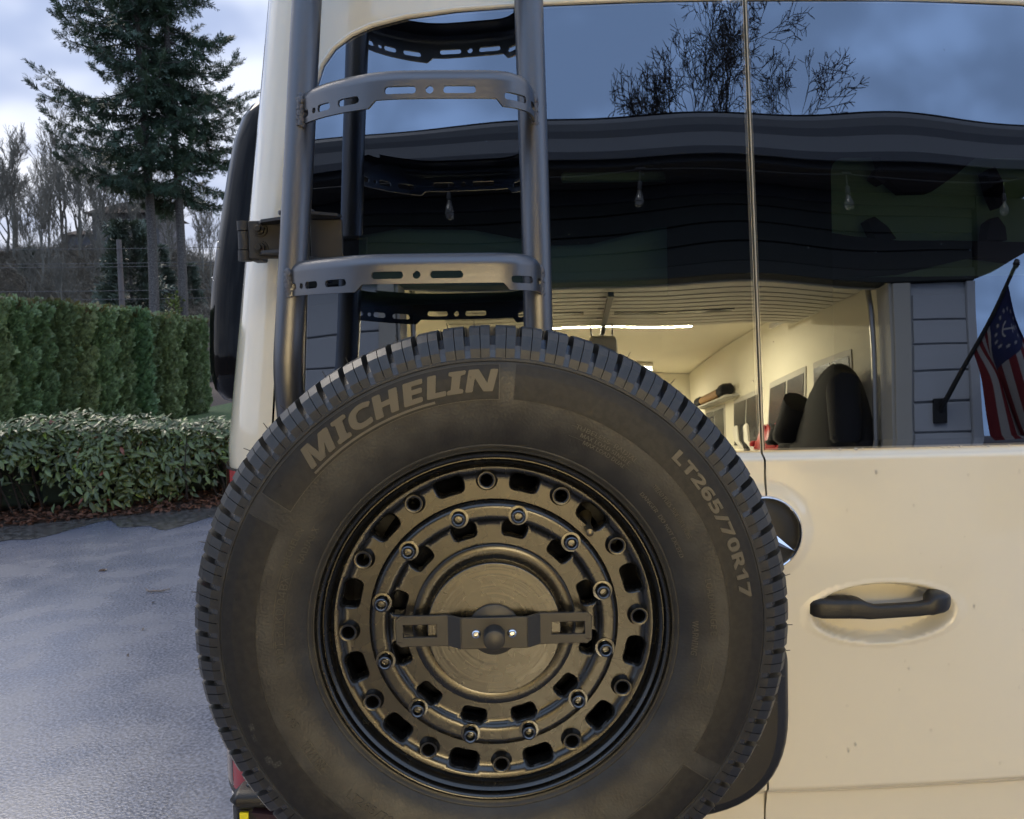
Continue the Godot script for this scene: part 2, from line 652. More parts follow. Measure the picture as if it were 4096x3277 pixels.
# rings of points -> smooth skin
func loft(mb: MB, rings: Array, closed := true, cap := false) -> void:
	var m := rings.size()
	var k: int = rings[0].size()
	var nn := []
	for i in m:
		var row := []
		for j in k:
			var a: Vector3 = rings[mini(i + 1, m - 1)][j] - rings[maxi(i - 1, 0)][j]
			var j1 := (j + 1) % k if closed else mini(j + 1, k - 1)
			var j0 := (j + k - 1) % k if closed else maxi(j - 1, 0)
			var b: Vector3 = rings[i][j1] - rings[i][j0]
			row.append(a.cross(b).normalized())
		nn.append(row)
	# make the normals look outward
	var ce := Vector3.ZERO
	for p: Vector3 in rings[m / 2]:
		ce += p / k
	var vote := 0.0
	for j in k:
		vote += nn[m / 2][j].dot(rings[m / 2][j] - ce)
	var s := -1.0 if vote < 0.0 else 1.0
	for i in m - 1:
		for j in (k if closed else k - 1):
			var j1 := (j + 1) % k
			mb.quad(rings[i][j], rings[i][j1], rings[i + 1][j1], rings[i + 1][j], nn[i][j] * s, nn[i][j1] * s, nn[i + 1][j1] * s, nn[i + 1][j] * s)
	if cap:
		for e in [0, m - 1]:
			var c := Vector3.ZERO
			for p: Vector3 in rings[e]:
				c += p / k
			var o: Vector3 = c - ce
			for j in k:
				mb.ftri(c, rings[e][j], rings[e][(j + 1) % k], o)

# a rounded slab: the outline drawn in by each layer's amount at each layer's z
func pillow(mb: MB, poly: PackedVector2Array, layers: Array, at := Vector3.ZERO, bs := Basis.IDENTITY) -> void:
	var k := poly.size()
	var nrm := []
	var cw := Geometry2D.is_polygon_clockwise(poly)
	for i in k:
		var d := (poly[(i + 1) % k] - poly[(i + k - 1) % k]).normalized()
		var o := Vector2(d.y, -d.x)
		nrm.append(-o if cw else o)
	var rings := []
	for l in layers:
		var r := []
		for i in k:
			var p: Vector2 = poly[i] - nrm[i] * l[0]
			r.append(at + bs.x * p.x + bs.y * p.y + bs.z * l[1])
		rings.append(r)
	loft(mb, rings, true)
	var last := PackedVector2Array()
	for i in k:
		last.append(poly[i] - nrm[i] * layers[-1][0])
	var idx := Geometry2D.triangulate_polygon(last)
	if idx.is_empty():
		var c := Vector3.ZERO
		for p: Vector3 in rings[-1]:
			c += p / k
		for i in k:
			mb.ftri(c, rings[-1][i], rings[-1][(i + 1) % k], bs.z)
	for i in range(0, idx.size(), 3):
		mb.ftri(rings[-1][idx[i]], rings[-1][idx[i + 1]], rings[-1][idx[i + 2]], bs.z)

func left_outline() -> PackedVector2Array:
	var p := PackedVector2Array()
	for q in [[-0.361, 1.46], [-0.359, 1.52], [-0.355, 1.62], [-0.349, 1.75], [-0.341, 1.90], [-0.335, 2.00], [-0.329, 2.08], [-0.322, 2.125], [-0.308, 2.165], [-0.285, 2.195], [-0.252, 2.218], [-0.215, 2.233], [-0.150, 2.247], [-0.060, 2.256], [0.10, 2.263], [0.28, 2.267]]:
		p.append(Vector2(q[0], q[1]))
	p.append(Vector2(seam(2.268) - 0.0042, 2.268))
	p.append(Vector2(seam(1.85) - 0.0042, 1.85))
	p.append(Vector2(seam(1.441) - 0.0042, 1.441))
	p.append(Vector2(-0.30, 1.441))
	p.append(Vector2(-0.345, 1.445))
	return p

func right_outline() -> PackedVector2Array:
	var p := PackedVector2Array()
	p.append(Vector2(seam(1.441) + 0.0042, 1.441))
	p.append(Vector2(seam(1.85) + 0.0042, 1.85))
	p.append(Vector2(seam(2.268) + 0.0042, 2.268))
	for q in [[0.75, 2.269], [1.0, 2.266], [1.10, 2.250], [1.16, 2.222], [1.20, 2.17], [1.222, 2.08], [1.245, 1.75], [1.258, 1.50], [1.25, 1.452], [1.20, 1.441]]:
		p.append(Vector2(q[0], q[1]))
	return p

func door_outline(right: bool) -> PackedVector2Array:
	var p := PackedVector2Array()
	var ys := [0.50, 0.70, 0.90, 1.10, 1.30, 1.45, 1.65, 1.85, 2.05, 2.20, 2.32, 2.398]
	for y in ys:
		p.append(Vector2(seam(y) + (0.0019 if right else -0.0019), y))
	ys.reverse()
	for y in ys:
		p.append(Vector2(2.0 * XS - gap_left(y) - 0.003 if right else gap_left(y) + 0.003, y))
	return p

func make_window(door: Node3D, outline: PackedVector2Array) -> void:
	var f := func(x: float, y: float) -> float: return glass_z(x, y)
	var mb := MB.new()
	mb.sheet(grid(-0.38, 1.28, 1.42, 2.3, 0.02), outline, [], func(p: Vector2) -> Array: return dent(f, p, 0.0))
	var g := wpart("rear_window", mb.done(), M.glass, door)
	# black edge of the pane
	mb = MB.new()
	for i in outline.size():
		var a := outline[i]
		var b := outline[(i + 1) % outline.size()]
		var d := (b - a).normalized()
		mb.flat(Vector3(a.x, a.y, glass_z(a.x, a.y)), Vector3(b.x, b.y, glass_z(b.x, b.y)), Vector3(b.x, b.y, glass_z(b.x, b.y) - 0.0035), Vector3(a.x, a.y, glass_z(a.x, a.y) - 0.0035), Vector3(d.y, -d.x, 0))
	wpart("pane_edge", mb.done(), M.black_gloss, door)
	g.set_meta("label", "dark tinted rear window reflecting garage and sky")

func make_van() -> void:
	var van := thing("camper_van", "cream high-roof camper van seen from behind, with dark tinted rear windows", "van", Vector3(XS, 0, -2.8))
	# sides, corners and roof
	var mb := MB.new()
	for mi in [false, true]:
		patch(mb, 0.0, 1.0, 18, 0.50, 2.40, 30, 0.0, mi)
		patch(mb, 1.0, 5.4, 14, 0.50, 2.40, 16, 0.0, mi)
	var rows := []
	for rw in [[2.40, 1.0, 0.0], [2.50, 0.985, -0.025], [2.60, 0.955, -0.07], [2.68, 0.90, -0.14], [2.73, 0.78, -0.28], [2.745, 0.55, -0.5]]:
		var ring := []
		for k in 24:
			var c := corner(5.4 - 5.4 * k / 23.0, 2.40)
			ring.append(c)
		for k in range(1, 14):
			var x := lerpf(gap_left(2.40), 2.0 * XS - gap_left(2.40), k / 14.0)
			ring.append(Vector3(x, 2.40, zs(x, 2.40)))
		for k in 24:
			var c := corner(5.4 * k / 23.0, 2.40)
			c.x = 2.0 * XS - c.x
			ring.append(c)
		for k in ring.size():
			var c: Vector3 = ring[k]
			ring[k] = Vector3(XS + (c.x - XS) * rw[1], rw[0], c.z + rw[2] if c.z > -3.0 else c.z - rw[2])
		rows.append(ring)
	loft(mb, rows, true, false)
	var top := 0.0
	var last: Array = rows[-1]
	for k in last.size() - 1:
		mb.ftri(Vector3(XS, 2.75, -2.8), last[k], last[k + 1], Vector3.UP)
	# front and floor close the shell
	var A := corner(5.4, 0.5)
	var Bq := corner(5.4, 2.4)
	mb.flat(A, Vector3(2 * XS - A.x, A.y, A.z), Vector3(2 * XS - Bq.x, Bq.y, Bq.z), Bq, Vector3(0, 0, -1))
	mb.flat(Vector3(A.x, 0.5, A.z), Vector3(2 * XS - A.x, 0.5, A.z), Vector3(2 * XS - A.x, 0.5, -0.3), Vector3(A.x, 0.5, -0.3), Vector3.DOWN)
	wpart("body_shell", mb.done(), M.paint, van)
	# doors
	var dz := func(x: float, y: float) -> float: return door_z(x, y)
	var lo := left_outline()
	var ro := right_outline()
	for right in [false, true]:
		mb = MB.new()
		var hole: PackedVector2Array = Geometry2D.offset_polygon(ro if right else lo, -0.0035)[0]
		var fine := [Rect2(-0.6, 1.405, 2.2, 0.05), Rect2(-0.6, 0.765, 2.2, 0.04)]
		if right:
			fine += [Rect2(0.56, 1.05, 0.33, 0.16), Rect2(0.38, 1.18, 0.22, 0.22)]
		else:
			fine += [Rect2(0.38, 1.18, 0.13, 0.22)]
		var lower := func(p: Vector2) -> Array: return dent(dz, p, -0.004 * sm(1.425, 1.44, p.y))
		mb.sheet(grid(0.40 if right else -0.44, 1.36 if right else 0.56, 0.48, 2.42, 0.02, fine), door_outline(right), [hole], lower)
		# turned-in edges along the door gap
		for k in 46:
			var y0 := 0.5 + k * 0.0409
			var y1 := y0 + 0.0409
			for e in 2:
				var sg := (1.0 if right else -1.0)
				var xa := seam(y0) + 0.0019 * sg if e == 0 else (2 * XS - gap_left(y0) - 0.003 if right else gap_left(y0) + 0.003)
				var xb := seam(y1) + 0.0019 * sg if e == 0 else (2 * XS - gap_left(y1) - 0.003 if right else gap_left(y1) + 0.003)
				mb.flat(Vector3(xa, y0, door_z(xa, y0) - 0.004 * sm(1.425, 1.44, y0)), Vector3(xb, y1, door_z(xb, y1) - 0.004 * sm(1.425, 1.44, y1)), Vector3(xb, y1, door_z(xb, y1) - 0.03), Vector3(xa, y0, door_z(xa, y0) - 0.03), Vector3(-sg if e == 0 else sg, 0, 0))
		var door := wpart("rear_door", mb.done(), M.paint, van)
		tag(door, "right rear door with black handle" if right else "left rear door behind the spare wheel")
		make_window(door, ro if right else lo)
		# bead along the top of the window
		mb = MB.new()
		var path := []
		var src := ro if right else lo
		for k in range(src.size()):
			var p := src[k]
			if (not right and k <= 16) or (right and k >= 2 and k <= 11):
				path.append(p)
		var fine_path := []
		for k in path.size() - 1:
			for s in 5:
				var q: Vector2 = path[k].lerp(path[k + 1], s / 5.0)
				var d: Vector2 = (path[k + 1] - path[k]).normalized()
				q += Vector2(-d.y, d.x) * 0.0050
				fine_path.append(Vector3(q.x, q.y, zs(q.x, q.y) - 0.001))
		mb.tube(fine_path, [0.0055], 10)
		wpart("window_bead", mb.done(), M.paint, door)
		mb = MB.new()
		var black_path := []
		for k in path.size() - 1:
			for s in 4:
				var q: Vector2 = path[k].lerp(path[k + 1], s / 4.0)
				var d: Vector2 = (path[k + 1] - path[k]).normalized()
				q += Vector2(d.y, -d.x) * 0.0015
				black_path.append(Vector3(q.x, q.y, zs(q.x, q.y)))
		mb.tube(black_path, [0.0010], 6)
		wpart("window_seal", mb.done(), M.rubber_seal, door)
		if right:
			make_handle(door)
	# frame behind the doors: the black band round the clear part of the panes
	var oL := round_poly([Vector2(-0.262, 1.463), Vector2(0.325, 1.455), Vector2(0.325, 1.985), Vector2(-0.245, 1.985)], [0.05])
	var oR := round_poly([Vector2(0.637, 1.452), Vector2(1.20, 1.452), Vector2(1.18, 1.982), Vector2(0.634, 1.982)], [0.02, 0.05, 0.05, 0.03])
	mb = MB.new()
	var fo := PackedVector2Array()
	for y in [0.52, 1.0, 1.45, 1.9, 2.395]:
		fo.append(Vector2(gap_left(y) - 0.004, y))
	for y in [2.395, 1.9, 1.45, 1.0, 0.52]:
		fo.append(Vector2(2.0 * XS - gap_left(y) + 0.004, y))
	mb.sheet(grid(-0.45, 1.36, 0.5, 2.42, 0.04), fo, [oL, oR], func(p: Vector2) -> Array: return [Vector3(p.x, p.y, zs(p.x, p.y) - (0.012 if p.y > 1.46 else 0.036)), Vector3(0, 0, 1)])
	wpart("window_frame", mb.done(), M.frit, van)
	# cabin
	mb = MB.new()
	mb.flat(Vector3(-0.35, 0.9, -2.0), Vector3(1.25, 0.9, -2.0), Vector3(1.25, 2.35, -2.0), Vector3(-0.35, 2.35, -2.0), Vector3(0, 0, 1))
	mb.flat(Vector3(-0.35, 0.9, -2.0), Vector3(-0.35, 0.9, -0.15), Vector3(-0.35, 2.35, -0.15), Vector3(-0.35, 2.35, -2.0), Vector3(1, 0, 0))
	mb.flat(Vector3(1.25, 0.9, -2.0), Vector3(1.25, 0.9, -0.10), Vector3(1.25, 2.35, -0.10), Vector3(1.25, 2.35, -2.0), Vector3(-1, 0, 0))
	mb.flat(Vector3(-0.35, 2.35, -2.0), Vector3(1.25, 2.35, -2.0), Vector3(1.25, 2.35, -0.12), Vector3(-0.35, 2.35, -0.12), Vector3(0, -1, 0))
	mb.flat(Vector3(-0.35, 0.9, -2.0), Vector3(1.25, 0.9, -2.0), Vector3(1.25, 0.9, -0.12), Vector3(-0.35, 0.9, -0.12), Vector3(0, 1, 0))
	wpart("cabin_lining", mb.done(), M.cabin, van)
	mb = MB.new()
	var cush0 := PackedVector2Array([Vector2(-0.33, 1.74), Vector2(0.42, 1.76), Vector2(0.42, 1.905), Vector2(0.36, 1.90), Vector2(0.30, 1.885), Vector2(0.22, 1.866), Vector2(0.13, 1.864), Vector2(0.06, 1.880), Vector2(-0.04, 1.90), Vector2(-0.2, 1.905), Vector2(-0.33, 1.885)])
	var cush := PackedVector2Array()
	for p in cush0:
		cush.append(Vector2(p.x * 0.92, 1.63 + (p.y - 1.63) * 0.92))
	pillow(mb, cush, [[0.0, -0.1], [0.0, 0.0], [0.012, 0.02], [0.03, 0.028]], Vector3(0, 0, -0.19))
	mb.box(Vector3(0.26, 1.975, -0.16), Vector3(0.24, 0.018, 0.02), Basis.IDENTITY, 0.004)
	wpart("bed_cushion", mb.done(), M.cabin_green, van)
	mb = MB.new()
	mb.flat(Vector3(0.60, 1.775, -0.21), Vector3(1.24, 1.775, -0.21), Vector3(1.24, 2.1, -0.21), Vector3(0.60, 2.1, -0.21), Vector3(0, 0, 1))
	wpart("cabin_curtain", mb.done(), M.cabin_green, van)
	mb = MB.new()
	for q in [[[0.80, 2.12], [0.848, 2.05], [0.866, 1.998], [0.905, 1.966], [0.968, 1.967], [1.022, 2.004], [1.075, 2.05], [1.09, 2.12]],
			[[0.70, 1.888], [0.80, 1.872], [0.90, 1.862], [1.016, 1.861], [1.25, 1.853], [1.25, 1.80], [1.07, 1.824], [1.0, 1.81], [0.91, 1.79], [0.70, 1.776]],
			[[0.826, 1.905], [0.842, 1.915], [0.872, 1.893], [0.892, 1.866], [0.846, 1.866]],
			[[1.09, 2.01], [1.108, 2.02], [1.125, 1.99], [1.135, 1.95], [1.12, 1.93], [1.105, 1.96]],
			[[1.094, 1.86], [1.10, 1.90], [1.118, 1.912], [1.135, 1.89], [1.14, 1.86]],
			[[0.838, 2.0], [0.85, 2.02], [0.875, 1.995], [0.86, 1.985]]]:
		var poly := PackedVector2Array()
		for w in q:
			poly.append(Vector2(w[0] * 0.92, 1.63 + (w[1] - 1.63) * 0.92))
		mb.prism(poly, 0.03, Vector3(0, 0, -0.19))
	wpart("hanging_gear", mb.done(), M.cabin_dark, van)
	make_emblem(van)
	# tail lights: lens, side lens and dark surround
	for mi in [false, true]:
		mb = MB.new()
		patch(mb, 0.18, 0.50, 10, 0.762, 1.408, 12, 0.006, mi)
		var lens := wpart("tail_light", mb.done(), M.red_lens, van)
		mb = MB.new()
		patch(mb, 0.50, 1.22, 10, 0.762, 1.408, 12, 0.0065, mi)
		wpart("side_lens", mb.done(), M.red_dark, lens)
		mb = MB.new()
		patch(mb, 0.16, 1.24, 16, 0.748, 0.764, 1, 0.0055, mi)
		patch(mb, 0.16, 1.24, 16, 1.407, 1.413, 1, 0.0055, mi)
		patch(mb, 0.155, 0.185, 2, 0.748, 1.413, 10, 0.0058, mi)
		wpart("lens_surround", mb.done(), M.black_plastic, lens)
	# bumper
	mb = MB.new()
	mb.box(Vector3(XS, 0.53, -0.10), Vector3(1.92, 0.26, 0.24), Basis.IDENTITY, 0.03)
	mb.box(Vector3(-0.455, 0.63, -0.045), Vector3(0.112, 0.33, 0.10), Basis.IDENTITY, 0.02)
	mb.box(Vector3(1.358, 0.60, -0.09), Vector3(0.108, 0.30, 0.20), Basis.IDENTITY, 0.02)
	var bumper := wpart("rear_bumper", mb.done(), M.black_plastic, van)
	mb = MB.new()
	mb.box(Vector3(-0.447, 0.797, -0.012), Vector3(0.125, 0.040, 0.066), Basis.IDENTITY, 0.018)
	wpart("corner_cap", mb.done(), M.black_plastic, bumper)
	mb = MB.new()
	mb.lathe([Vector2(0.0, 0.004), Vector2(0.007, 0.004), Vector2(0.009, 0.0), Vector2(0.009, -0.003)], 16, Vector3(-0.475, 0.818, -0.014), Basis(Vector3(1, 0, 0), Vector3(0, 0, -1), Vector3(0, 1, 0)))
	wpart("cap_screw", mb.done(), M.chrome_dark, bumper)
	mb = MB.new()
	mb.prism(PackedVector2Array([Vector2(-0.462, 0.787), Vector2(-0.36, 0.770), Vector2(-0.36, 0.73), Vector2(-0.445, 0.765)]), 0.02, Vector3(0, 0, 0.008))
	wpart("step_plate", mb.done(), M.maroon, bumper)
	mb = MB.new()
	mb.box(Vector3(-0.482, 0.768, 0.0085), Vector3(0.016, 0.016, 0.004))
	wpart("yellow_mark", mb.done(), M.yellow, bumper)
	# rounded black housing low on the left door
	mb = MB.new()
	var pod := round_poly([Vector2(0.0, 1.12), Vector2(0.525, 1.12), Vector2(0.532, 0.795), Vector2(0.0, 0.725)], [0.02, 0.06, 0.17, 0.02], 12)
	pillow(mb, pod, [[0.0, 0.0], [0.0, 0.045], [0.004, 0.062], [0.014, 0.074], [0.03, 0.08]])
	wpart("plate_housing", mb.done(), M.black_plastic, van)
	# bulged black flare over the side window
	mb = MB.new()
	var o := []
	for q in [[-0.56, 2.262], [-0.60, 2.255], [-0.628, 2.225], [-0.653, 2.165], [-0.674, 2.08], [-0.692, 1.99], [-0.71, 1.90], [-0.726, 1.81], [-0.735, 1.72], [-0.739, 1.64], [-0.738, 1.585], [-0.728, 1.545], [-0.705, 1.518], [-0.67, 1.508], [-0.60, 1.506]]:
		o.append(Vector2(q[0], q[1]))
	var rings := []
	for st in [[-0.50, 0.0], [-0.505, 0.25], [-0.52, 0.52], [-0.545, 0.76], [-0.58, 0.93], [-0.63, 1.0], [-1.2, 1.0], [-1.32, 0.94], [-1.40, 0.75], [-1.45, 0.4], [-1.46, 0.0]]:
		var ring := []
		for q: Vector2 in o:
			var inner := gap_left(q.y) - 0.11
			var cy := 1.88
			ring.append(Vector3(inner + (q.x - inner) * st[1], cy + (q.y - cy) * (0.86 + 0.14 * sqrt(st[1])), st[0]))
		rings.append(ring)
	loft(mb, rings, false)
	wpart("window_flare", mb.done(), M.black_gloss, van)
	# rain drops left on paint and flare
	var rng := RandomNumberGenerator.new()
	rng.seed = 77
	var drop := SphereMesh.new()
	drop.radius = 1.0
	drop.height = 2.0
	drop.radial_segments = 10
	drop.rings = 6
	var xf := []
	for k in 34:
		var x := rng.randf_range(0.55, 1.02)
		var y := 0.8 + 0.6 * rng.randf()
		if absf(x - CUP.x) < 0.15 and absf(y - CUP.y) < 0.07:
			continue
		var s := rng.randf_range(0.0010, 0.0030)
		xf.append(Transform3D(Basis.from_scale(Vector3(s, s * rng.randf_range(1.0, 2.0), s * 0.6)), Vector3(x, y, door_z(x, y))))
	for k in 44:
		var x := rng.randf_range(0.62, 1.05)
		var s := rng.randf_range(0.001, 0.0028)
		xf.append(Transform3D(Basis.from_scale(Vector3(s, s * 0.8, s)), Vector3(x, 1.4405, zs(x, 1.44) + 0.002)))
	for k in 30:
		var x := rng.randf_range(-0.1, 1.0)
		var y := rng.randf_range(1.45, 2.2)
		var s := rng.randf_range(0.0004, 0.0010)
		xf.append(Transform3D(Basis.from_scale(Vector3(s, s * rng.randf_range(1.0, 2.5), s * 0.6)), Vector3(x, y, glass_z(x, y))))
	for k in 18:
		var y := rng.randf_range(1.8, 2.2)
		var r0: Array = rings[4]
		var best: Vector3 = r0[0]
		for p: Vector3 in r0:
			if absf(p.y - y) < absf(best.y - y) and p.x < -0.58:
				best = p
		var s := rng.randf_range(0.0015, 0.0035)
		xf.append(Transform3D(Basis.from_scale(Vector3.ONE * s), best + Vector3(rng.randf() * 0.05, rng.randf() * 0.03, 0.006)))
	var w := multi("water_drop", drop, M.water, xf, [], van)
	w.position = -van.global_position

func make_handle(door: Node3D) -> void:
	var mb := MB.new()
	var st := [[1711, 1286, 1294, 0.003, 0.006], [1713, 1277, 1302, 0.0, 0.016], [1720, 1270, 1308, -0.01, 0.026], [1735, 1265, 1312, -0.015, 0.034], [1760, 1265, 1312, -0.02, 0.038], [1788, 1264, 1312, -0.02, 0.041],
		[1790, 1266, 1310, -0.02, 0.0385], [1792, 1264, 1312, -0.02, 0.041], [1808, 1264, 1312, -0.018, 0.042], [1818, 1266, 1312, -0.012, 0.043], [1830, 1273, 1311, 0.012, 0.044], [1845, 1277, 1310, 0.014, 0.044], [1890, 1276, 1308, 0.014, 0.044], [1935, 1274, 1306, 0.014, 0.044], [1955, 1271, 1304, 0.012, 0.044],
		[1962, 1259, 1306, -0.005, 0.048], [1972, 1254, 1305, -0.015, 0.047], [1988, 1253, 1303, -0.015, 0.043], [2000, 1257, 1300, -0.015, 0.034], [2008, 1262, 1294, -0.01, 0.024], [2012, 1268, 1286, 0.0, 0.012], [2013, 1274, 1280, 0.003, 0.006]]
	var rings := []
	for s in st:
		var x: float = 0.581 + (s[0] - 1712) * 0.000886
		var mid: float = (s[1] + s[2]) * 0.5
		var yt: float = 1.1435 - (mid - 1290 - (mid - float(s[1])) * 0.88) * 0.00089
		var yb: float = 1.1435 - (mid - 1290 + (float(s[2]) - mid) * 0.88) * 0.00089
		var zb: float = s[3] * 0.76 + 0.003
		var zf: float = s[4] * 0.76 + 0.003
		var h := (yt - yb) / 2
		var d := (zf - zb) / 2
		var ring := []
		for k in 20:
			var a := TAU * k / 20.0
			var ca := signf(cos(a)) * pow(absf(cos(a)), 0.55)
			var sa := signf(sin(a)) * pow(absf(sin(a)), 0.55)
			ring.append(Vector3(x, (yt + yb) / 2 + h * sa, (zf + zb) / 2 + d * ca))
		rings.append(ring)
	loft(mb, rings, true, true)
	wpart("door_handle", mb.done(), M.black_plastic, door)

func make_emblem(van: Node3D) -> void:
	var c := Vector3(BADGE.x, BADGE.y, door_z(BADGE.x + 0.04, BADGE.y))
	var mb := MB.new()
	mb.lathe([Vector2(0.0, 0.006), Vector2(0.03, 0.0052), Vector2(0.064, 0.003), Vector2(0.066, 0.0)], 48, c)
	var disc := wpart("emblem", mb.done(), M.rim_dark, van)
	mb = MB.new()
	mb.lathe([Vector2(0.0640, 0.002), Vector2(0.0645, 0.008), Vector2(0.0675, 0.0105), Vector2(0.0705, 0.008), Vector2(0.071, -0.004)], 56, c)
	wpart("ring", mb.done(), M.chrome, disc)
	for k in 3:
		mb = MB.new()
		var a := PI / 2 + TAU * k / 3.0
		var d := Vector3(cos(a), sin(a), 0)
		var q := Vector3(-d.y, d.x, 0)
		var tip := c + d * 0.064 + Vector3(0, 0, 0.006)
		var mid := c + Vector3(0, 0, 0.014)
		for s in [-1.0, 1.0]:
			mb.ftri(tip, mid, c + q * 0.0115 * s + d * 0.0066 + Vector3(0, 0, 0.006), Vector3(0, 0, 1) + q * s)
		wpart("spoke", mb.done(), M.chrome, disc)

func make_ladder() -> void:
	var lad := thing("rear_ladder", "dark grey tubular metal ladder with pierced rungs on the van's left rear door", "ladder", Vector3(-0.13, 0.78, 0.10))
	for right in [false, true]:
		var mb := MB.new()
		var p: Array
		if right:
			p = [Vector3(0.064, 2.75, 0.022), Vector3(0.068, 2.22, 0.070), Vector3(0.072, 1.955, 0.092), Vector3(0.075, 1.67, 0.113), Vector3(0.077, 1.45, 0.098), Vector3(0.077, 1.30, 0.097), Vector3(0.077, 0.80, 0.097)]
		else:
			p = [Vector3(-0.262, 2.75, 0.022), Vector3(-0.300, 2.22, 0.070), Vector3(-0.317, 1.958, 0.092), Vector3(-0.333, 1.706, 0.115), Vector3(-0.340, 1.60, 0.119), Vector3(-0.340, 1.48, 0.100), Vector3(-0.338, 1.30, 0.097), Vector3(-0.338, 0.80, 0.097)]
		var path := []
		for i in p.size() - 1:
			for s in 6:
				var t := s / 6.0
				var p0: Vector3 = p[maxi(i - 1, 0)]
				var p3: Vector3 = p[mini(i + 2, p.size() - 1)]
				path.append(p[i].cubic_interpolate(p[i + 1], p0, p3, t))
		path.append(p[-1])
		mb.tube(path, [0.0242], 28)
		wpart("rail", mb.done(), M.ladder, lad)
	rung(lad, 2.345, 0.063, [-0.287, 0.068])
	rung(lad, 2.061, 0.087, [-0.306, 0.073])
	rung(lad, 1.782, 0.109, [-0.330, 0.079])
	# hinge bracket to the body corner
	var mb := MB.new()
	mb.box(Vector3(-0.383, 1.832, 0.0255), Vector3(0.085, 0.066, 0.006), Basis.IDENTITY, 0.002)
	for q in [[1.869, 0.05], [1.793, -0.05]]:
		mb.prism(PackedVector2Array([Vector2(-0.415, 0.012), Vector2(-0.345, 0.015), Vector2(-0.335, 0.085), Vector2(-0.395, 0.055)]), 0.005, Vector3(0, q[0], 0), Basis(Vector3(1, 0, 0), Vector3(0, 0, 1), Vector3(0, 1, 0)).rotated(Vector3(0, 0, 1), q[1] * 0.6))
	mb.prism(PackedVector2Array([Vector2(-0.318, 0.022), Vector2(-0.278, 0.022), Vector2(-0.262, 0.028), Vector2(-0.266, 0.045), Vector2(-0.315, 0.075)]), 0.005, Vector3(0, 1.868, 0), Basis(Vector3(1, 0, 0), Vector3(0, 0, 1), Vector3(0, 1, 0)))
	mb.prism(PackedVector2Array([Vector2(-0.318, 0.022), Vector2(-0.278, 0.022), Vector2(-0.262, 0.028), Vector2(-0.266, 0.045), Vector2(-0.315, 0.075)]), 0.005, Vector3(0, 1.791, 0), Basis(Vector3(1, 0, 0), Vector3(0, 0, 1), Vector3(0, 1, 0)))
	mb.box(Vector3(-0.289, 1.8315, 0.028), Vector3(0.056, 0.068, 0.006), Basis.IDENTITY, 0.002)
	var hinge := wpart("hinge_bracket", mb.done(), M.bracket, lad)
	mb = MB.new()
	mb.tube([Vector3(-0.437, 1.797, 0.012), Vector3(-0.437, 1.815, 0.012)], [0.0125], 14)
	mb.tube([Vector3(-0.437, 1.8165, 0.012), Vector3(-0.437, 1.848, 0.012)], [0.0115], 14)
	mb.tube([Vector3(-0.437, 1.8495, 0.012), Vector3(-0.437, 1.866, 0.012)], [0.0125], 14)
	mb.box(Vector3(-0.425, 1.857, 0.010), Vector3(0.03, 0.016, 0.014), Basis.IDENTITY, 0.003)
	mb.box(Vector3(-0.425, 1.806, 0.010), Vector3(0.03, 0.017, 0.014), Basis.IDENTITY, 0.003)
	mb.box(Vector3(-0.430, 1.832, -0.03), Vector3(0.022, 0.06, 0.07), Basis.IDENTITY, 0.003)
	wpart("hinge_knuckle", mb.done(), M.bracket, hinge)
	for y in [1.849, 1.817]:
		mb = MB.new()
		var ce := Vector3(-0.404, y, 0.0285)
		mb.lathe([Vector2(0.0, 0.003), Vector2(0.0125, 0.0025), Vector2(0.013, 0.0)], 20, ce)
		var hx := []
		for k in 6:
			hx.append(Vector2(0.0095 * cos(k * PI / 3 + 0.3), 0.0095 * sin(k * PI / 3 + 0.3)))
		mb.prism(PackedVector2Array(hx), 0.009, ce + Vector3(0, 0, 0.002))
		mb.lathe([Vector2(0.0, 0.019), Vector2(0.0048, 0.019), Vector2(0.0055, 0.0175), Vector2(0.0055, 0.010)], 16, ce)
		wpart("bolt", mb.done(), M.dark_metal if false else M.rim_dark, hinge)
	mb = MB.new()
	for w in [[-0.360, 1.871], [-0.360, 1.792], [-0.311, 1.872], [-0.313, 1.793]]:
		var path := []
		var rr := []
		for k in 9:
			path.append(Vector3(w[0] + 0.006 * (k % 2), w[1], 0.03 + 0.005 * k))
			rr.append(0.0032 + 0.0014 * (k % 2))
		mb.tube(path, rr, 8)
	wpart("weld_bead", mb.done(), M.weld, hinge)
	# plate behind the tyre that carries the wheel
	mb = MB.new()
	mb.box(Vector3(-0.13, 1.26, 0.110), Vector3(0.46, 0.10, 0.026), Basis.IDENTITY, 0.004)
	mb.box(Vector3(-0.02, 1.26, 0.110), Vector3(0.16, 0.16, 0.028), Basis.IDENTITY, 0.004)
	wpart("wheel_carrier", mb.done(), M.ladder, lad)

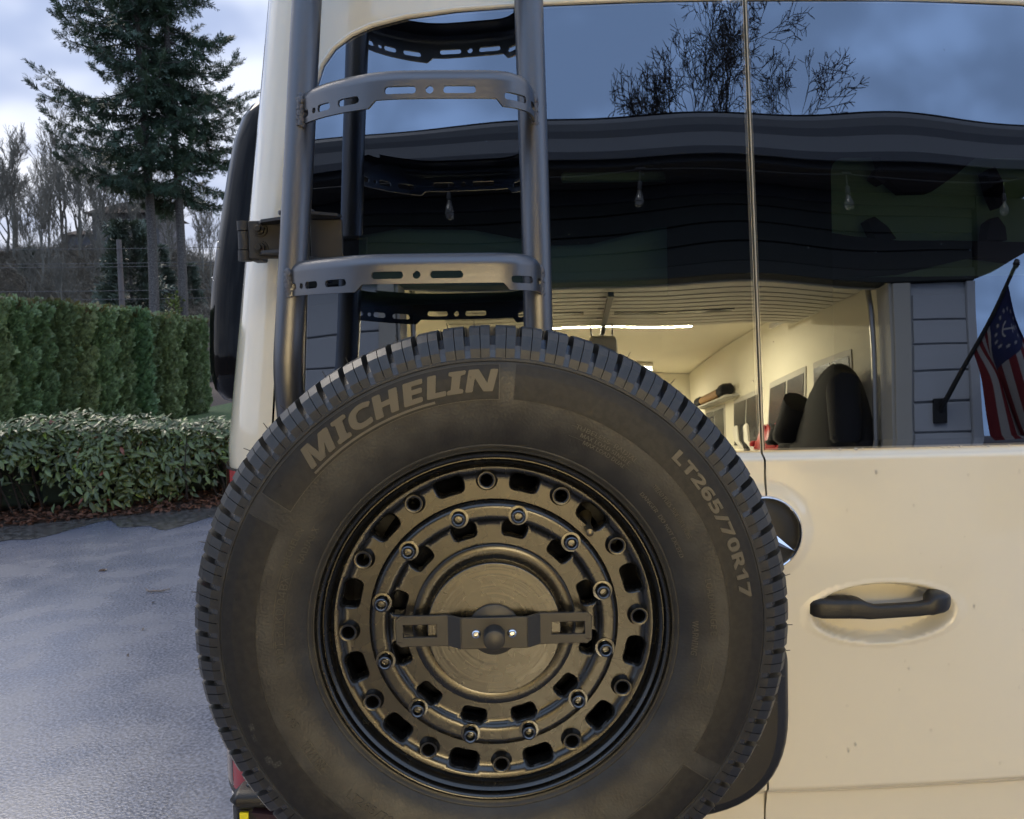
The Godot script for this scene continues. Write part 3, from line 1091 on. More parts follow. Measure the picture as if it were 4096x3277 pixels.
func rung(lad: Node3D, yt: float, zr: float, ends: Array) -> void:
	var key := [Vector2(ends[0], zr + 0.020), Vector2(ends[0] + 0.014, zr + 0.040), Vector2(ends[0] + 0.045, zr + 0.066), Vector2(ends[0] + 0.082, zr + 0.089), Vector2(ends[0] + 0.120, zr + 0.107), Vector2(ends[0] + 0.158, zr + 0.116),
		Vector2(-0.09, zr + 0.118), Vector2(ends[1] - 0.070, zr + 0.117), Vector2(ends[1] - 0.038, zr + 0.108), Vector2(ends[1] - 0.013, zr + 0.086), Vector2(ends[1] - 0.002, zr + 0.055), Vector2(ends[1] + 0.001, zr + 0.018)]
	var pts := []
	for i in key.size() - 1:
		for s in 6:
			var p0: Vector2 = key[maxi(i - 1, 0)]
			var p3: Vector2 = key[mini(i + 2, key.size() - 1)]
			var t := s / 6.0
			# catmull, with tangents shortened where the spacing changes
			pts.append(key[i].lerp(key[i + 1], t) + ((key[i].lerp(key[i + 1], t) * 0.0)))
	pts.append(key[-1])
	for rep in 4:
		var q := pts.duplicate()
		for i in range(1, pts.size() - 1):
			q[i] = (pts[i - 1] + pts[i] * 2.0 + pts[i + 1]) / 4.0
		pts = q
	var cum := [0.0]
	for i in pts.size() - 1:
		cum.append(cum[-1] + pts[i].distance_to(pts[i + 1]))
	var total: float = cum[-1]
	var at := func(s: float) -> Array:   # [xz, normal xz]
		var i := 0
		while i < pts.size() - 2 and cum[i + 1] < s:
			i += 1
		var t: float = clampf((s - cum[i]) / maxf(cum[i + 1] - cum[i], 1e-6), 0.0, 1.0)
		var a: Vector2 = pts[mini(i + 1, pts.size() - 1)] - pts[maxi(i - 1, 0)]
		var b: Vector2 = pts[mini(i + 2, pts.size() - 1)] - pts[i]
		var d: Vector2 = a.normalized().lerp(b.normalized(), t).normalized()
		return [pts[i].lerp(pts[i + 1], t), Vector2(-d.y, d.x)]
	var sx := func(x: float) -> float:   # path length where the rung reaches x
		for i in pts.size() - 1:
			if pts[i + 1].x >= x:
				return cum[i] + (cum[i + 1] - cum[i]) * (x - pts[i].x) / maxf(pts[i + 1].x - pts[i].x, 1e-6)
		return total
	var R := 0.02
	var T := 0.0042
	var ybm := yt - 0.047
	var ybs := yt - 0.057
	var n0: float = sx.call(ends[0] + 0.132)
	var n1: float = sx.call(ends[1] - 0.062)
	var outline := PackedVector2Array([Vector2(0, ybs), Vector2(n0 - 0.012, ybs - 0.001), Vector2(n0, ybm), Vector2(n1, ybm), Vector2(n1 + 0.010, ybs - 0.001), Vector2(total, ybs), Vector2(total, yt - R), Vector2(0, yt - R)])
	var holes := []
	var slot := func(a: float, b: float, y: float, h := 0.0056) -> void:
		holes.append(round_poly([Vector2(a, y - h), Vector2(b, y - h), Vector2(b, y + h), Vector2(a, y + h)], [h * 0.98], 6))
	var ym := yt - 0.034
	var ys := yt - 0.0425
	var a0: float = ends[0]
	slot.call(sx.call(a0 + 0.147), sx.call(a0 + 0.195), ym)
	slot.call(sx.call(a0 + 0.236), sx.call(a0 + 0.286), ym)
	var hc: float = sx.call(a0 + 0.2155)
	var ring := func(x: float, y: float, r: float) -> void:
		var c := PackedVector2Array()
		for k in 16:
			c.append(Vector2(x + r * cos(TAU * k / 16.0 + 0.1), y + r * sin(TAU * k / 16.0 + 0.1)))
		holes.append(c)
	ring.call(hc, ym, 0.0062)
	slot.call(sx.call(a0 + 0.070), sx.call(a0 + 0.106), ys)
	slot.call(sx.call(a0 + 0.033), sx.call(a0 + 0.056), ys)
	var h2: float = sx.call(a0 + 0.0255)
	ring.call(h2, ys, 0.0048)
	slot.call(0.006, sx.call(a0 + 0.0145), ys)
	var e1: float = ends[1]
	slot.call(sx.call(e1 - 0.050), sx.call(e1 - 0.016), ys + 0.001)
	var h3: float = sx.call(e1 - 0.009)
	ring.call(h3 + 0.007, ys + 0.001, 0.0050)
	slot.call(total - 0.05, total - 0.022, ys + 0.001)
	var mb := MB.new()
	var cells := grid(0.0, total, ybs - 0.004, yt - R, 0.0085)
	mb.sheet(cells, outline, holes, func(p: Vector2) -> Array:
		var q = at.call(p.x)
		return [Vector3(q[0].x, p.y, q[0].y), Vector3(q[1].x, 0, q[1].y)])
	mb.sheet(cells, outline, holes, func(p: Vector2) -> Array:
		var q = at.call(p.x)
		return [Vector3(q[0].x - q[1].x * T, p.y, q[0].y - q[1].y * T), Vector3(-q[1].x, 0, -q[1].y)])
	var walls := holes.duplicate()
	walls.append(outline)
	for wi in walls.size():
		var h: PackedVector2Array = walls[wi]
		var isout := wi == walls.size() - 1
		for i in h.size():
			var steps := 14 if isout and absf(h[i].x - h[(i + 1) % h.size()].x) > 0.02 else 1
			if isout and i == 6:
				continue
			for s in steps:
				var p := h[i].lerp(h[(i + 1) % h.size()], float(s) / steps)
				var q := h[i].lerp(h[(i + 1) % h.size()], float(s + 1) / steps)
				var A = at.call(p.x)
				var Bb = at.call(q.x)
				var d := (q - p).normalized()
				var hint := Vector3((A[1] as Vector2).y, 0, -(A[1] as Vector2).x) * d.y + Vector3(0, -d.x, 0)
				if Geometry2D.is_polygon_clockwise(h) :
					hint = -hint
				if not isout:
					hint = -hint
				var a1 := Vector3(A[0].x, p.y, A[0].y)
				var b1 := Vector3(Bb[0].x, q.y, Bb[0].y)
				mb.flat(a1, b1, b1 - Vector3(Bb[1].x, 0, Bb[1].y) * T, a1 - Vector3(A[1].x, 0, A[1].y) * T, hint)
	# rolled top edge and tread
	var NS := 60
	for i in NS:
		var A = at.call(total * i / NS)
		var Bb = at.call(total * (i + 1) / NS)
		for side in 2:
			var rr := R if side == 0 else R - T
			var sg := 1.0 if side == 0 else -1.0
			for k in 8:
				var g0 := PI / 2 * k / 8.0
				var g1 := PI / 2 * (k + 1) / 8.0
				var f := func(Q: Array, g: float) -> Array:
					var nn := Vector3(Q[1].x, 0, Q[1].y)
					var dir := nn * cos(g) + Vector3.UP * sin(g)
					return [Vector3(Q[0].x, yt - R, Q[0].y) - nn * R + dir * rr, dir * sg]
				var q0 = f.call(A, g0)
				var q1 = f.call(Bb, g0)
				var q2 = f.call(Bb, g1)
				var q3 = f.call(A, g1)
				mb.quad(q0[0], q1[0], q2[0], q3[0], q0[1], q1[1], q2[1], q3[1])
			var nA := Vector3(A[1].x, 0, A[1].y)
			var nB := Vector3(Bb[1].x, 0, Bb[1].y)
			var y := yt if side == 0 else yt - T
			var W := 0.046
			var fa := Vector3(A[0].x, y, A[0].y) - nA * R
			var fb := Vector3(Bb[0].x, y, Bb[0].y) - nB * R
			if i > 6 and i < NS - 7:
				mb.flat(fa, fb, Vector3(fb.x, y, fb.z - W + R * 0.3), Vector3(fa.x, y, fa.z - W + R * 0.3), Vector3.UP * sg)
			else:
				mb.flat(fa, fb, fb - nB * 0.012, fa - nA * 0.012, Vector3.UP * sg)
	var rg := wpart("rung", mb.done(), M.ladder, lad)
	for e in 2:
		mb = MB.new()
		var Q = at.call(0.0 if e == 0 else total)
		var path := []
		var rr := []
		for k in 23:
			var t := k / 22.0
			path.append(Vector3(Q[0].x - 0.001 + 0.0012 * sin(k * 2.1), lerpf(ybs - 0.004, yt - 0.004, t), Q[0].y + 0.003 - 0.012 * sm(0.75, 1.0, t)))
			rr.append(0.0058 + 0.0018 * (k % 2) + 0.0009 * sin(k * 1.7))
		mb.tube(path, rr, 9)
		wpart("weld_bead", mb.done(), M.weld, rg)

const WC := Vector3(-0.0055, 1.2510, 0.2575)
const SIDE := [[0.2345, 0.098], [0.2375, 0.1035], [0.2385, 0.1085], [0.2400, 0.1090], [0.2410, 0.1075], [0.2435, 0.1085], [0.2450, 0.1110], [0.2465, 0.1112], [0.2475, 0.1105], [0.255, 0.1170], [0.265, 0.1225], [0.28, 0.1280], [0.295, 0.1312], [0.31, 0.1325], [0.325, 0.1320], [0.34, 0.1300], [0.352, 0.1268], [0.3555, 0.1255], [0.3565, 0.1268], [0.3595, 0.1262], [0.3605, 0.1228], [0.366, 0.118], [0.374, 0.107], [0.380, 0.09], [0.383, 0.06]]

func side_z(r: float) -> float:
	for i in SIDE.size() - 1:
		if r <= SIDE[i + 1][0]:
			return lerpf(SIDE[i][1], SIDE[i + 1][1], (r - SIDE[i][0]) / (SIDE[i + 1][0] - SIDE[i][0]))
	return 0.06

func clock(deg: float) -> Vector3:
	return Vector3(sin(deg_to_rad(deg)), cos(deg_to_rad(deg)), 0)

func curved_prism(mb: MB, prof: Array, d0: float, d1: float, seg := 2) -> void:
	var poly := PackedVector2Array()
	for p in prof:
		poly.append(Vector2(p[0], p[1]))
	var cw := Geometry2D.is_polygon_clockwise(poly)
	for s in seg:
		var A := clock(lerpf(d0, d1, float(s) / seg))
		var Bb := clock(lerpf(d0, d1, float(s + 1) / seg))
		for i in poly.size():
			var p := poly[i]
			var q := poly[(i + 1) % poly.size()]
			var d := (q - p).normalized()
			var o := Vector2(d.y, -d.x) * (-1.0 if cw else 1.0)
			mb.flat(A * p.x + Vector3(0, 0, p.y), Bb * p.x + Vector3(0, 0, p.y), Bb * q.x + Vector3(0, 0, q.y), A * q.x + Vector3(0, 0, q.y), (A + Bb) * 0.5 * o.x + Vector3(0, 0, o.y))
	var idx := Geometry2D.triangulate_polygon(poly)
	for e in [d0, d1]:
		var A := clock(e)
		var t := Vector3(A.y, -A.x, 0) * (-1.0 if e == d0 else 1.0) * (1.0 if d1 > d0 else -1.0)
		for i in range(0, idx.size(), 3):
			mb.ftri(A * poly[idx[i]].x + Vector3(0, 0, poly[idx[i]].y), A * poly[idx[i + 1]].x + Vector3(0, 0, poly[idx[i + 1]].y), A * poly[idx[i + 2]].x + Vector3(0, 0, poly[idx[i + 2]].y), t)

# slightly raised sector of the sidewall
func sector(mb: MB, d0: float, d1: float, r0: float, r1: float, up: float, seg := 40, steps := 8) -> void:
	for s in seg:
		var A := clock(lerpf(d0, d1, float(s) / seg))
		var Bb := clock(lerpf(d0, d1, float(s + 1) / seg))
		for k in steps:
			var ra := lerpf(r0, r1, float(k) / steps)
			var rb := lerpf(r0, r1, float(k + 1) / steps)
			var na := Vector2(-(side_z(ra + 0.002) - side_z(ra - 0.002)) / 0.004, 1).normalized()
			var nb := Vector2(-(side_z(rb + 0.002) - side_z(rb - 0.002)) / 0.004, 1).normalized()
			mb.quad(A * ra + Vector3(0, 0, side_z(ra) + up), Bb * ra + Vector3(0, 0, side_z(ra) + up), Bb * rb + Vector3(0, 0, side_z(rb) + up), A * rb + Vector3(0, 0, side_z(rb) + up),
				A * na.x + Vector3(0, 0, na.y), Bb * na.x + Vector3(0, 0, na.y), Bb * nb.x + Vector3(0, 0, nb.y), A * nb.x + Vector3(0, 0, nb.y))
		for e in [r0, r1]:
			mb.flat(A * e + Vector3(0, 0, side_z(e) + up), Bb * e + Vector3(0, 0, side_z(e) + up), Bb * e + Vector3(0, 0, side_z(e) - 0.001), A * e + Vector3(0, 0, side_z(e) - 0.001), A * (1.0 if e == r1 else -1.0))
	for e in [d0, d1]:
		var A := clock(e)
		for k in steps:
			var ra := lerpf(r0, r1, float(k) / steps)
			var rb := lerpf(r0, r1, float(k + 1) / steps)
			mb.flat(A * ra + Vector3(0, 0, side_z(ra) + up), A * rb + Vector3(0, 0, side_z(rb) + up), A * rb + Vector3(0, 0, side_z(rb) - 0.001), A * ra + Vector3(0, 0, side_z(ra) - 0.001), Vector3(A.y, -A.x, 0) * (-1.0 if e == d0 else 1.0))

# raised lettering bent round the wheel; mid is the clock angle of its middle
func arc_text(txt: String, mid: float, r: float, h: float, up: float, width_deg := 0.0, bold := true, shear := 0.0, inward := false, space := 0.0, fat := 0.0) -> ArrayMesh:
	var tm := TextMesh.new()
	var f := SystemFont.new()
	f.font_names = PackedStringArray(["Droid Sans"])
	f.font_weight = 700 if bold else 400
	tm.font = f
	tm.font_size = 48
	tm.pixel_size = h / 34.0
	tm.depth = 0.0016
	tm.curve_step = 2.0
	var s := txt
	if space > 0.0:
		s = ""
		for ch in txt:
			s += ch + " "
		s = s.strip_edges()
	tm.text = s
	var arr := tm.get_mesh_arrays()
	var v: PackedVector3Array = arr[Mesh.ARRAY_VERTEX]
	var n: PackedVector3Array = arr[Mesh.ARRAY_NORMAL]
	var idx: PackedInt32Array = arr[Mesh.ARRAY_INDEX]
	if v.size() == 0:
		return ArrayMesh.new()
	var lo := v[0]
	var hi := v[0]
	for p in v:
		lo = lo.min(p)
		hi = hi.max(p)
	var sx := 1.0
	if width_deg > 0.0:
		sx = deg_to_rad(width_deg) * r / (hi.x - lo.x)
	var sy := h / (hi.y - lo.y)
	var mb := MB.new()
	var pos := PackedVector3Array()
	var nor := PackedVector3Array()
	for i in v.size():
		var y := (v[i].y - (lo.y + hi.y) / 2) * sy
		var x := (v[i].x - (lo.x + hi.x) / 2) * sx + shear * y
		var rad := r + (-y if inward else y)
		var g := deg_to_rad(mid) + (-x if inward else x) / r
		pos.append(Vector3(sin(g) * rad, cos(g) * rad, side_z(rad) + up + v[i].z))
		var tx := Vector3(cos(g), -sin(g), 0) * (-1.0 if inward else 1.0)
		var ty := Vector3(sin(g), cos(g), 0) * (-1.0 if inward else 1.0)
		nor.append((tx * n[i].x + ty * n[i].y + Vector3(0, 0, n[i].z)).normalized())
	# heavier strokes: the letters laid again a little to each side
	var m0 := deg_to_rad(mid)
	var shifts := [Vector3.ZERO]
	if fat > 0.0:
		for k in 6:
			shifts.append(Vector3(cos(k * PI / 3), sin(k * PI / 3) * 0.7, 0) * fat - Vector3(0, 0, 0.00004 * (k + 1)))
	for sh: Vector3 in shifts:
		for i in range(0, idx.size(), 3):
			mb.tri(pos[idx[i]] + sh, pos[idx[i + 1]] + sh, pos[idx[i + 2]] + sh, nor[idx[i]], nor[idx[i + 1]], nor[idx[i + 2]])
	return mb.done()

func polar_cells(r0: float, r1: float, nr: int, na: int, off := 0.0) -> Array:
	var out := []
	for i in na:
		var a := TAU * i / na + off
		var b := TAU * (i + 1) / na + off
		for k in nr:
			var p := lerpf(r0, r1, float(k) / nr)
			var q := lerpf(r0, r1, float(k + 1) / nr)
			out.append(PackedVector2Array([Vector2(cos(a), sin(a)) * p, Vector2(cos(b), sin(b)) * p, Vector2(cos(b), sin(b)) * q, Vector2(cos(a), sin(a)) * q]))
	return out

func slot_poly(deg: float, r: float, w: float, h: float, rad: float) -> PackedVector2Array:
	# bent with the circle: w along it, h across it
	var out := PackedVector2Array()
	for p in round_poly([Vector2(-w / 2, -h / 2), Vector2(0, -h / 2), Vector2(w / 2, -h / 2), Vector2(w / 2, h / 2), Vector2(0, h / 2), Vector2(-w / 2, h / 2)], [rad, 0.0, rad, rad, 0.0, rad], 5):
		var g := deg_to_rad(deg) + p.x / r
		out.append(Vector2(sin(g), cos(g)) * (r + p.y))
	return out

func hole_walls(mb: MB, h: PackedVector2Array, zf: Callable, bev: float, depth: float) -> void:
	var c := Vector2.ZERO
	for p in h:
		c += p / h.size()
	var rings := [[], [], [], []]
	for p in h:
		var o := (c - p).normalized()
		var z: float = zf.call(p.length())
		rings[0].append(Vector3(p.x, p.y, z))
		rings[1].append(Vector3(p.x + o.x * bev * 0.35, p.y + o.y * bev * 0.35, z - bev * 0.3))
		rings[2].append(Vector3(p.x + o.x * bev, p.y + o.y * bev, z - bev * 1.2))
		rings[3].append(Vector3(p.x + o.x * bev, p.y + o.y * bev, z - depth))
	var k := h.size()
	for l in 3:
		for i in k:
			var j := (i + 1) % k
			var m: Vector3 = (rings[l][i] + rings[l][j]) / 2.0
			mb.flat(rings[l][i], rings[l][j], rings[l + 1][j], rings[l + 1][i], Vector3(c.x - m.x, c.y - m.y, 0.006 if l < 2 else 0.0))

func lpart(called: String, mb_or: Variant, m: Material, parent: Node3D, at := Vector3.ZERO, clock_deg := 0.0) -> MeshInstance3D:
	var o := part(called, mb_or.done() if mb_or is MB else mb_or, m, parent)
	o.position = at
	o.rotation.z = -deg_to_rad(clock_deg)
	return o

func make_wheel() -> void:
	var w := thing("spare_wheel", "spare wheel with chunky all-terrain tyre and bronze-grey rim hung on the van's rear ladder", "wheel", WC)
	w.scale = Vector3.ONE * 1.032
	# carcass
	var prof := []
	for s in SIDE:
		prof.append(Vector2(s[0], s[1]))
	prof += [Vector2(0.386, 0.05), Vector2(0.388, 0.0), Vector2(0.386, -0.05), Vector2(0.383, -0.06)]
	for i in range(SIDE.size() - 2, -1, -1):
		prof.append(Vector2(SIDE[i][0], -SIDE[i][1]))
	prof += [Vector2(0.215, -0.09), Vector2(0.215, 0.09), Vector2(0.2345, 0.098)]
	prof.reverse()
	var mb := MB.new()
	mb.lathe(prof, 180)
	var tyre := lpart("tyre", mb, M.sidewall, w)
	# tread blocks: two to a pitch, and the scalloped foot of the groove between
	var A := [[0.3602, 0.1235], [0.372, 0.1212], [0.390, 0.1105], [0.3995, 0.0965], [0.404, 0.060], [0.404, 0.030], [0.384, 0.030], [0.366, 0.10]]
	var foot := [[0.3602, 0.1232], [0.3700, 0.1190], [0.3765, 0.1120], [0.3830, 0.0960], [0.3890, 0.0800], [0.389, 0.03], [0.380, 0.03], [0.364, 0.10]]
	var ma := MB.new()
	curved_prism(ma, A, 0.0, 1.95, 2)
	var mesh_a := ma.done()
	var mc := MB.new()
	curved_prism(mc, A, 2.10, 3.85, 2)
	var mesh_b := mc.done()
	var mf := MB.new()
	curved_prism(mf, foot, 3.86, 4.99, 1)
	var mesh_f := mf.done()
	var mats := [M.tread, M.tread]
	for k in 72:
		var d := k * 5.0 + 1.2
		lpart("tread_block", mesh_a, M.tread, tyre, Vector3.ZERO, d)
		lpart("tread_block", mesh_b, M.tread, tyre, Vector3.ZERO, d)
		lpart("tread_block", mesh_f, M.groove, tyre, Vector3.ZERO, d)
	mb = MB.new()
	for z0 in [-0.014, -0.056]:
		for k in 72:
			curved_prism(mb, [[0.384, z0], [0.4035, z0 + 0.002], [0.4035, z0 + 0.034], [0.384, z0 + 0.036]], k * 5.0 + 0.4 - z0 * 40, k * 5.0 + 4.6 - z0 * 40, 2)
	for k in 72:
		curved_prism(mb, [[0.3605, -0.122], [0.372, -0.1205], [0.392, -0.109], [0.4015, -0.094], [0.404, -0.062], [0.384, -0.062]], k * 5.0, k * 5.0 + 4.0, 2)
	var inner := lpart("inner_tread", mb, M.tread, tyre)
	inner.set_meta("kind", "stuff")
	# rubber whiskers left by the mould
	mb = MB.new()
	var rng := RandomNumberGenerator.new()
	rng.seed = 5
	for k in 72:
		if rng.randf() < 0.55:
			var d := clock(k * 5.0 + 1.2 + 0.9 + rng.randf_range(-0.3, 0.3))
			var t := Vector3(d.y, -d.x, 0) * rng.randf_range(-0.003, 0.003)
			mb.tube([d * 0.400 + Vector3(0, 0, 0.085), d * 0.410 + t + Vector3(0, 0, 0.086)], [0.0007, 0.0005], 4)
	for k in 5:
		var d := clock(rng.randf() * 360.0)
		mb.tube([d * 0.336 + Vector3(0, 0, 0.130), d * 0.338 + Vector3(0.001, 0, 0.1345)], [0.0006, 0.0003], 4)
	var wh := lpart("rubber_whiskers", mb, M.tread, tyre)
	wh.set_meta("kind", "stuff")
	# darker knurled fields and lettering of the sidewall
	mb = MB.new()
	sector(mb, 5.5, 122.0, 0.308, 0.3535, 0.0004, 60)
	lpart("sidewall_band", mb, M.band, tyre)
	mb = MB.new()
	sector(mb, 210.0, 298.0, 0.308, 0.3535, 0.0004, 50)
	lpart("sidewall_band", mb, M.band, tyre)
	mb = MB.new()
	sector(mb, -57.0, 2.2, 0.3075, 0.3515, 0.0003, 40)
	lpart("name_panel", mb, M.band, tyre)
	mb = MB.new()
	sector(mb, 126.0, 152.0, 0.3075, 0.3515, 0.0003, 20)
	lpart("name_panel", mb, M.band, tyre)
	mb = MB.new()
	for q in [[-57.0, 2.2, 0.3068], [-57.0, 2.2, 0.3517], [126.0, 152.0, 0.3068], [126.0, 152.0, 0.3517]]:
		sector(mb, q[0], q[1], q[2], q[2] + 0.0008, 0.0010, 40, 1)
	for q in [-57.0, 2.0, 126.0, 151.8]:
		sector(mb, q, q + 0.2, 0.3068, 0.3525, 0.0010, 1, 8)
	lpart("panel_outline", mb, M.letter_faint, tyre)
	mb = MB.new()
	sector(mb, -46.0, -13.0, 0.3105, 0.3135, 0.0012, 30, 1)
	lpart("underline", mb, M.letter, tyre)
	lpart("lettering", arc_text("MICHELIN", -22.0, 0.3318, 0.0268, 0.0010, 46.0, true, 0.26, false, 0.0, 0.0013), M.letter, tyre)
	lpart("lettering", arc_text("LT265/70R17", 64.0, 0.3325, 0.0150, 0.0008, 37.0, true, 0.0, false, 0.0, 0.0006), M.letter, tyre)
	lpart("lettering", arc_text("LT265/70R17", 213.0, 0.287, 0.0105, 0.0002, 20.0, false, 0.0, true), M.letter_faint, tyre)
	lpart("lettering", arc_text("121/118R", 236.5, 0.287, 0.0095, 0.0002, 8.5, false, 0.0, true), M.letter_faint, tyre)
	lpart("lettering", arc_text("M+S", 248.0, 0.287, 0.0095, 0.0002, 5.0, false, 0.0, true), M.letter_faint, tyre)
	lpart("lettering", arc_text("DOT B7KD 04BX", 275.0, 0.2795, 0.0095, 0.0002, 24.0, false), M.letter_faint, tyre)
	lpart("lettering", arc_text("MICHELIN", 295.0, 0.2850, 0.0075, 0.0002, 11.0, false), M.letter_faint, tyre)
	lpart("lettering", arc_text("RADIAL X", 297.0, 0.2690, 0.0075, 0.0002, 11.0, false), M.letter_faint, tyre)
	lpart("lettering", arc_text("LOAD RANGE E", 84.0, 0.288, 0.0075, 0.0002, 15.0, false), M.letter_faint, tyre)
	lpart("lettering", arc_text("WARNING", 93.0, 0.266, 0.0070, 0.0002, 10.0, false), M.letter_faint, tyre)
	lpart("lettering", arc_text("TUBELESS  RADIAL", 31.0, 0.292, 0.0060, 0.0002, 18.0, false), M.letter_faint, tyre)
	lpart("lettering", arc_text("MAX LOAD SINGLE", 31.5, 0.2840, 0.0055, 0.0002, 15.0, false), M.letter_faint, tyre)
	lpart("lettering", arc_text("MAX LOAD DUAL", 32.0, 0.2765, 0.0055, 0.0002, 13.0, false), M.letter_faint, tyre)
	lpart("lettering", arc_text("TREAD PLIES  SIDEWALL PLIES", 56.0, 0.284, 0.0055, 0.0002, 17.0, false), M.letter_faint, tyre)
	lpart("lettering", arc_text("DANGER  DO NOT EXCEED", 58.0, 0.2655, 0.0050, 0.0002, 22.0, false), M.letter_faint, tyre)
	lpart("lettering", arc_text("001005", 190.0, 0.287, 0.0080, 0.0002, 6.0, false, 0.0, true), M.letter_faint, tyre)
	mb = MB.new()
	for q in [[267.5, 282.5], [283.5, 289.0], [21.0, 42.5], [183.0, 195.5], [231.5, 241.5], [98.0, 106.0]]:
		for rr in [0.2725, 0.2862]:
			var o := 0.0 if q[0] > 260.0 and q[0] < 290.0 else (0.022 * 0.35 if q[0] > 180.0 else 0.005)
			sector(mb, q[0], q[1], rr + o, rr + o + 0.0006, 0.0006, 14, 1)
	lpart("label_outline", mb, M.letter_faint, tyre)
	# scuffs
	for q in [[249.0, 250.6, 0.336, 0.343], [246.5, 248.2, 0.340, 0.345], [240.5, 242.5, 0.335, 0.344], [239.2, 240.3, 0.326, 0.338], [15.0, 16.5, 0.289, 0.2905], [-25.0, -23.5, 0.296, 0.2985]]:
		mb = MB.new()
		sector(mb, q[0], q[1], q[2], q[3], 0.0005, 3, 4)
		lpart("scuff_mark", mb, M.scuff, tyre)
	make_rim(w)

func make_rim(w: Node3D) -> void:
	var OFF := -2.0
	var mb := MB.new()
	# lip and the two rings inside it
	var lip := [Vector2(0.2148, 0.0800), Vector2(0.2148, 0.0905), Vector2(0.2156, 0.0905), Vector2(0.2162, 0.0985), Vector2(0.2170, 0.1000), Vector2(0.2182, 0.0985), Vector2(0.2194, 0.0965), Vector2(0.2206, 0.0985), Vector2(0.2216, 0.1030), Vector2(0.2226, 0.1045), Vector2(0.2254, 0.1075), Vector2(0.2264, 0.1065), Vector2(0.2272, 0.1015), Vector2(0.2285, 0.1015), Vector2(0.2295, 0.1085), Vector2(0.2310, 0.1115), Vector2(0.2335, 0.1125), Vector2(0.2358, 0.1105), Vector2(0.2365, 0.105), Vector2(0.233, 0.090)]
	lip.reverse()
	mb.lathe(lip, 160)
	var rim := lpart("rim", mb, M.rim, w)
	# ring with twelve slots and twelve sleeves
	var holes := []
	var zr := func(r: float) -> float: return 0.084 + 0.010 * sm(0.200, 0.2145, r) - 0.003 * (1.0 - sm(0.1705, 0.1780, r))
	for k in 12:
		if k != 1:
			holes.append(slot_poly(15.0 + 30.0 * k + OFF, 0.1968, 0.0430, 0.0275, 0.0110))
	holes.append(slot_poly(45.0 + OFF, 0.1975, 0.0465, 0.0300, 0.0125))
	var sleeve_holes := []
	for k in 12:
		var c := clock(30.0 * k + OFF) * 0.1970
		var h := PackedVector2Array()
		for s in 16:
			h.append(Vector2(c.x, c.y) + Vector2(cos(TAU * s / 16), sin(TAU * s / 16)) * 0.0105)
		sleeve_holes.append(h)
	mb = MB.new()
	mb.sheet(polar_cells(0.1695, 0.2152, 5, 120, 0.011), PackedVector2Array(), holes + sleeve_holes, func(p: Vector2) -> Array:
		var r := p.length()
		var s: float = (zr.call(r + 0.0005) - zr.call(r - 0.0005)) / 0.001
		return [Vector3(p.x, p.y, zr.call(r)), Vector3(-p.x / r * s, -p.y / r * s, 1).normalized()])
	for h in holes:
		hole_walls(mb, h, zr, 0.0035, 0.026)
	lpart("slotted_ring", mb, M.rim, rim)
	var sl := MB.new()
	sl.lathe([Vector2(0.0080, 0.05), Vector2(0.0080, 0.0925), Vector2(0.0092, 0.0942), Vector2(0.0118, 0.0942), Vector2(0.0124, 0.0930), Vector2(0.0126, 0.0860), Vector2(0.0150, 0.0840), Vector2(0.0152, 0.0815)].map(func(p: Vector2) -> Vector2: return p), 28)
	var sm_mesh := sl.done()
	for k in 12:
		lpart("bolt_sleeve", sm_mesh, M.rim, rim, clock(30.0 * k + OFF) * 0.1970)
	# barrel seen through the openings
	mb = MB.new()
	mb.lathe([Vector2(0.0, -0.02), Vector2(0.10, -0.02), Vector2(0.11, 0.02), Vector2(0.14, 0.035), Vector2(0.16, 0.03), Vector2(0.175, -0.02), Vector2(0.19, -0.05), Vector2(0.2145, -0.05), Vector2(0.2145, 0.082)], 72)
	lpart("barrel", mb, M.barrel, rim)
	# valve
	mb = MB.new()
	var vc := clock(43.0 + OFF) * 0.198
	mb.lathe([Vector2(0.0, 0.104), Vector2(0.0032, 0.104), Vector2(0.0042, 0.1025), Vector2(0.0055, 0.102), Vector2(0.0055, 0.088), Vector2(0.0044, 0.087), Vector2(0.0052, 0.07), Vector2(0.009, 0.05)], 14, vc, Basis(Vector3.RIGHT, 0.25))
	lpart("valve_stem", mb, M.brass, rim)
	# inner plate with twelve slots and twelve cap bolts
	var zp := func(r: float) -> float: return 0.0865 + 0.0085 * sm(0.1415, 0.1475, r) - 0.004 * sm(0.1660, 0.1695, r)
	holes = []
	for k in 12:
		holes.append(slot_poly(15.0 + 30.0 * k + OFF, 0.1318, 0.0365, 0.0225, 0.0085))
	mb = MB.new()
	mb.sheet(polar_cells(0.1085, 0.1680, 7, 120, 0.013), PackedVector2Array(), holes, func(p: Vector2) -> Array:
		var r := p.length()
		var s: float = (zp.call(r + 0.0005) - zp.call(r - 0.0005)) / 0.001
		return [Vector3(p.x, p.y, zp.call(r)), Vector3(-p.x / r * s, -p.y / r * s, 1).normalized()])
	for h in holes:
		hole_walls(mb, h, zp, 0.0025, 0.02)
	mb.lathe([Vector2(0.1682, 0.070), Vector2(0.1682, 0.0895), Vector2(0.1676, 0.0905)], 120)
	var plate := lpart("centre_plate", mb, M.rim, w)
	mb = MB.new()
	mb.lathe([Vector2(0.1688, 0.0812), Vector2(0.1712, 0.0812)], 120)
	lpart("plate_groove", mb, M.frit, plate)
	var b := MB.new()
	b.lathe([Vector2(0.0118, 0.0), Vector2(0.0118, 0.0016), Vector2(0.0090, 0.0018)].map(func(p: Vector2) -> Vector2: return p), 24)
